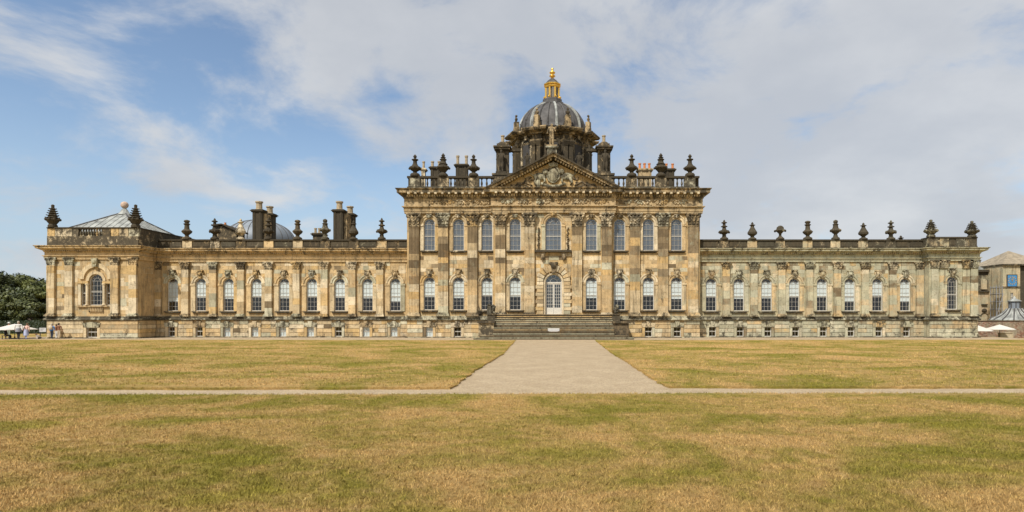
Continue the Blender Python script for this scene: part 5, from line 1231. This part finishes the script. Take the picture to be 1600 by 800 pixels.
bx = PX(1570.5, 4.5); m = MB(); m.box(-.72, .72, -.25, .25, 0, PZ(520.5, 4.5)-SZ); m.box(-.8, .8, -.32, .32, PZ(520.5, 4.5)-SZ+.001, PZ(519.5, 4.5)-SZ); m.box(-.8, -.7, -.3, -.251, 0, PZ(520.5, 4.5)-SZ-.002); m.box(.7, .8, -.3, -.251, 0, PZ(520.5, 4.5)-SZ-.002)
o = m.build('serving_hatch', cloth('cream_board', (.46, .38, .25)), None, loc=(bx, 4.5, SZ)); tag(o, 'plain cream boarded counter below the white parasol', 'counter')
# lead domed pavilion with glazed lantern
yl = 13.0; kq = (yl-CAMY)/FPX; xl = PX(1585, yl); dp = tag(empty('domed_pavilion', (xl, yl, SZ)), 'low ribbed lead dome with a small glazed cupola behind the brick wall', 'pavilion')
def lz(py): return PZ(py, yl)-SZ
m = MB(); m.lathe([(3.0, 0), (3.0, lz(500.5))], 0, 0, 0, 16); link(m.mesh('drum', STONE), 'drum', dp, HON[3], .3)
dprof = [(32*kq, lz(500.5)), (31*kq, lz(499)), (24*kq, lz(495.5)), (17*kq, lz(491)), (12*kq, lz(486)), (9.5*kq, lz(482.5)), (8.5*kq, lz(482))]
m = MB(); m.lathe(dprof, 0, 0, 0, 48); dd = link(m.mesh('dome', LEADL, True), 'dome', dp)
for k in range(28):
    a = 2*math.pi*k/28; m = MB(); m.tube([((r+.03)*math.cos(a), (r+.03)*math.sin(a), z+.03) for r, z in dprof[:-1]], .085, 5); link(m.mesh('rib', LEADL if k % 2 else LEAD), 'rib', dd)
m = MB(); m.lathe([(7.2*kq, lz(483)), (7.2*kq, lz(470.5))], 0, 0, 0, 8, rot=math.pi/8); link(m.mesh('cupola_glazing', GLAZD), 'cupola_glazing', dp)
m = MB(); m.lathe([(9.5*kq, lz(471)), (9.3*kq, lz(470)), (3*kq, lz(467)), (1*kq, lz(464)), (.4*kq, lz(462.5))], 0, 0, 0, 8, rot=math.pi/8); link(m.mesh('cupola_roof', LEADL), 'cupola_roof', dp)
for k in range(8): a = math.pi/8+k*math.pi/4; m = MB(); m.tube([(7.5*kq*math.cos(a), 7.5*kq*math.sin(a), lz(483)), (7.5*kq*math.cos(a), 7.5*kq*math.sin(a), lz(470.7))], .06, 5); link(m.mesh('cupola_post', LEAD), 'cupola_post', dp)
# far stone range with blind arch, and the clock building
yf = 22.0; fr = tag(empty('stone_range', (PX(1540, yf), yf, SZ)), 'sooty stone range with blind arches between palace and clock tower', 'building'); fx0 = PX(1540, yf)
def FX(px): return PX(px, yf)-fx0
def FZ(py): return PZ(py, yf)-SZ
def fpart(name, fn, col, soot, par=fr): m = MB(); fn(m); return link(m.mesh(name, STONE), name, par, col, soot)
fpart('wall', lambda m: m.prism(rect(FX(1500), FX(1560), 0, FZ(455.5)), 0, 6), (.40, .31, .2), .06)
fpart('attic', lambda m: m.prism(rect(FX(1500), FX(1561.5), FZ(455.4), FZ(425)), .05, 5.9), BRN[1], .5)
fpart('cornice', lambda m: (m.box(FX(1500), FX(1563), -.3, .2, FZ(456.5), FZ(454.5)), m.box(FX(1500), FX(1564), -.3, 6, FZ(425), FZ(421.5))), BRN[0], .8)
fpart('blind_window', lambda m: m.prism(arch(FX(1537), FZ(452), FZ(440), .45, 8), -.12, .06), (.44, .35, .22), .2)
fpart('panel', lambda m: m.box(FX(1533), FX(1543), -.08, .02, FZ(475), FZ(464)), (.44, .35, .22), .05)
fpart('bracket', lambda m: (m.ball((FX(1537.5), -.1, FZ(485)), (.42, .2, .3), 8, 5), m.box(FX(1533), FX(1542), -.25, .02, FZ(477), FZ(476))), BRN[0], .6)
fpart('blind_arch', lambda m: m.prism(ring(.5, .62, FZ(494.5), 10, xc=FX(1538)), -.1, .02), BRN[0], .5)
fpart('corner_strip', lambda m: m.box(FX(1550), FX(1558), -.1, .0, 0, FZ(457)), (.44, .30, .17), .1)
m = MB(); m.prism([(FX(1500), FZ(421)), (FX(1549), FZ(421)), (FX(1527), FZ(410)), (FX(1500), FZ(406))], 1, 5.5); link(m.mesh('roof', LEADL), 'roof', fr)
fpart('chimney', lambda m: (m.box(FX(1551), FX(1561), 1.5, 3, FZ(421.4), FZ(413.5)), m.box(FX(1549.5), FX(1562.5), 1.3, 3.2, FZ(413.4), FZ(411)), m.box(FX(1552), FX(1560), .6, 1.49, FZ(421.3), FZ(417))), HON[3], .5)
yk = 19.0; ck = tag(empty('clock_tower', (PX(1595, yk), yk, SZ)), 'square stone tower with a blue clock face and pyramid roof', 'tower'); kx = PX(1595, yk)
def KX(px): return PX(px, yk)-kx
def KZ(py): return PZ(py, yk)-SZ
def kpart(name, fn, col, soot=.1, mat=STONE): m = MB(); fn(m); return link(m.mesh(name, mat), name, ck, col, soot)
kw = (KX(1594)-KX(1567))
kpart('wall', lambda m: m.prism(rect(KX(1567), KX(1594), 0, KZ(415)), 0, 7, [rect(KX(1579), KX(1583.5), KZ(469), KZ(457.5))]), (.45, .36, .22), .05)
kpart('shaded_side', lambda m: m.box(KX(1594)+.01, KX(1640), .25, 7, 0, KZ(416)), BRN[0], .7)  # tower's unlit side, its shade put into the dark stone colour
kpart('cornice', lambda m: (m.box(KX(1566), KX(1641), -.3, 7.3, KZ(415), KZ(412.5)), m.box(KX(1566.5), KX(1594.5), -.12, .05, KZ(449.5), KZ(447.5))), BRN[1], .55)
m = MB(); xa_, xb2 = KX(1566), KX(1641); m.add([(xa_, -.2, KZ(412.4)), (xb2, -.2, KZ(412.4)), (xb2, 7.2, KZ(412.4)), (xa_, 7.2, KZ(412.4)), ((xa_+xb2)/2, 3.5, KZ(388))], [(0, 1, 4), (1, 2, 4), (2, 3, 4), (3, 0, 4), (0, 3, 2, 1)]); link(m.mesh('roof', plain('stone_slates', (.27, .22, .15), .85, .25, 2)), 'roof', ck)
m = MB(); m.box(KX(1579), KX(1583.5), .15, .2, KZ(469), KZ(457.5)); wn = link(m.mesh('window', ROOM), 'window', ck)
m = MB(); m.box(KX(1579), KX(1579.5), .05, .14, KZ(469), KZ(457.5)); m.box(KX(1583), KX(1583.5), .05, .14, KZ(469), KZ(457.5)); m.box(KX(1581), KX(1581.5), .05, .14, KZ(469), KZ(457.5)); m.box(KX(1579.5), KX(1583), .06, .13, KZ(463.5), KZ(463)); link(m.mesh('frame', WHITE), 'frame', wn)
ccx, ccz = KX(1580.5), KZ(438.5); hs = 7.2*(yk-CAMY)/FPX
m = MB(); m.box(ccx-hs, ccx+hs, -.14, .0, ccz-hs*1.22, ccz+hs*1.22); cf = link(m.mesh('clock_face', BLUE), 'clock_face', ck)
m = MB(); m.prism(rect(ccx-hs-.07, ccx+hs+.07, ccz-hs*1.22-.07, ccz+hs*1.22+.07), -.17, -.0, [rect(ccx-hs, ccx+hs, ccz-hs*1.22, ccz+hs*1.22)]); link(m.mesh('frame', DARKWOOD), 'frame', cf)
for k in range(12):
    a = 2*math.pi*k/12; m = MB(); c_, s_ = math.sin(a), math.cos(a); m.box(-.05, .05, -.16, -.141, hs*.68, hs*.9); o = link(m.mesh('hour_mark', GOLD), 'hour_mark', cf); o.location = (ccx, 0, ccz); o.rotation_euler.y = a
for nm, ln, a in (('hour_hand', .5, -35), ('minute_hand', .8, 20)):
    m = MB(); m.box(-.035, .035, -.185, -.165, -.1, hs*ln); o = link(m.mesh(nm, GOLD), nm, cf); o.location = (ccx, 0, ccz); o.rotation_euler.y = R(a)
# scaffold between them
ys_ = 18.2; sc = tag(empty('scaffold', (PX(1562, ys_), ys_, SZ)), 'steel tube scaffold between the sooty range and clock tower', 'scaffold'); sx0 = PX(1562, ys_)
for px in (1557, 1561.5, 1566):
    for yo in (0, 1.2): m = MB(); m.tube([(PX(px, ys_)-sx0, yo, 0), (PX(px, ys_)-sx0, yo, PZ(446, ys_)-SZ)], .035, 6); link(m.mesh('standard', STEEL), 'standard', sc)
for py in (495, 483, 471, 459, 449):
    for yo in (0, 1.2): m = MB(); z = PZ(py, ys_)-SZ; m.tube([(PX(1555.5, ys_)-sx0, yo-.04, z), (PX(1567.5, ys_)-sx0, yo-.04, z)], .03, 6); link(m.mesh('ledger', STEEL), 'ledger', sc)
    m = MB(); m.box(PX(1556, ys_)-sx0, PX(1567, ys_)-sx0, .08, 1.1, PZ(py, ys_)-SZ-.12, PZ(py, ys_)-SZ-.07); link(m.mesh('boards', DARKWOOD), 'boards', sc)
m = MB(); m.tube([(PX(1556, ys_)-sx0, -.08, PZ(495, ys_)-SZ), (PX(1567, ys_)-sx0, -.08, PZ(459, ys_)-SZ)], .03, 6); link(m.mesh('brace', STEEL), 'brace', sc)
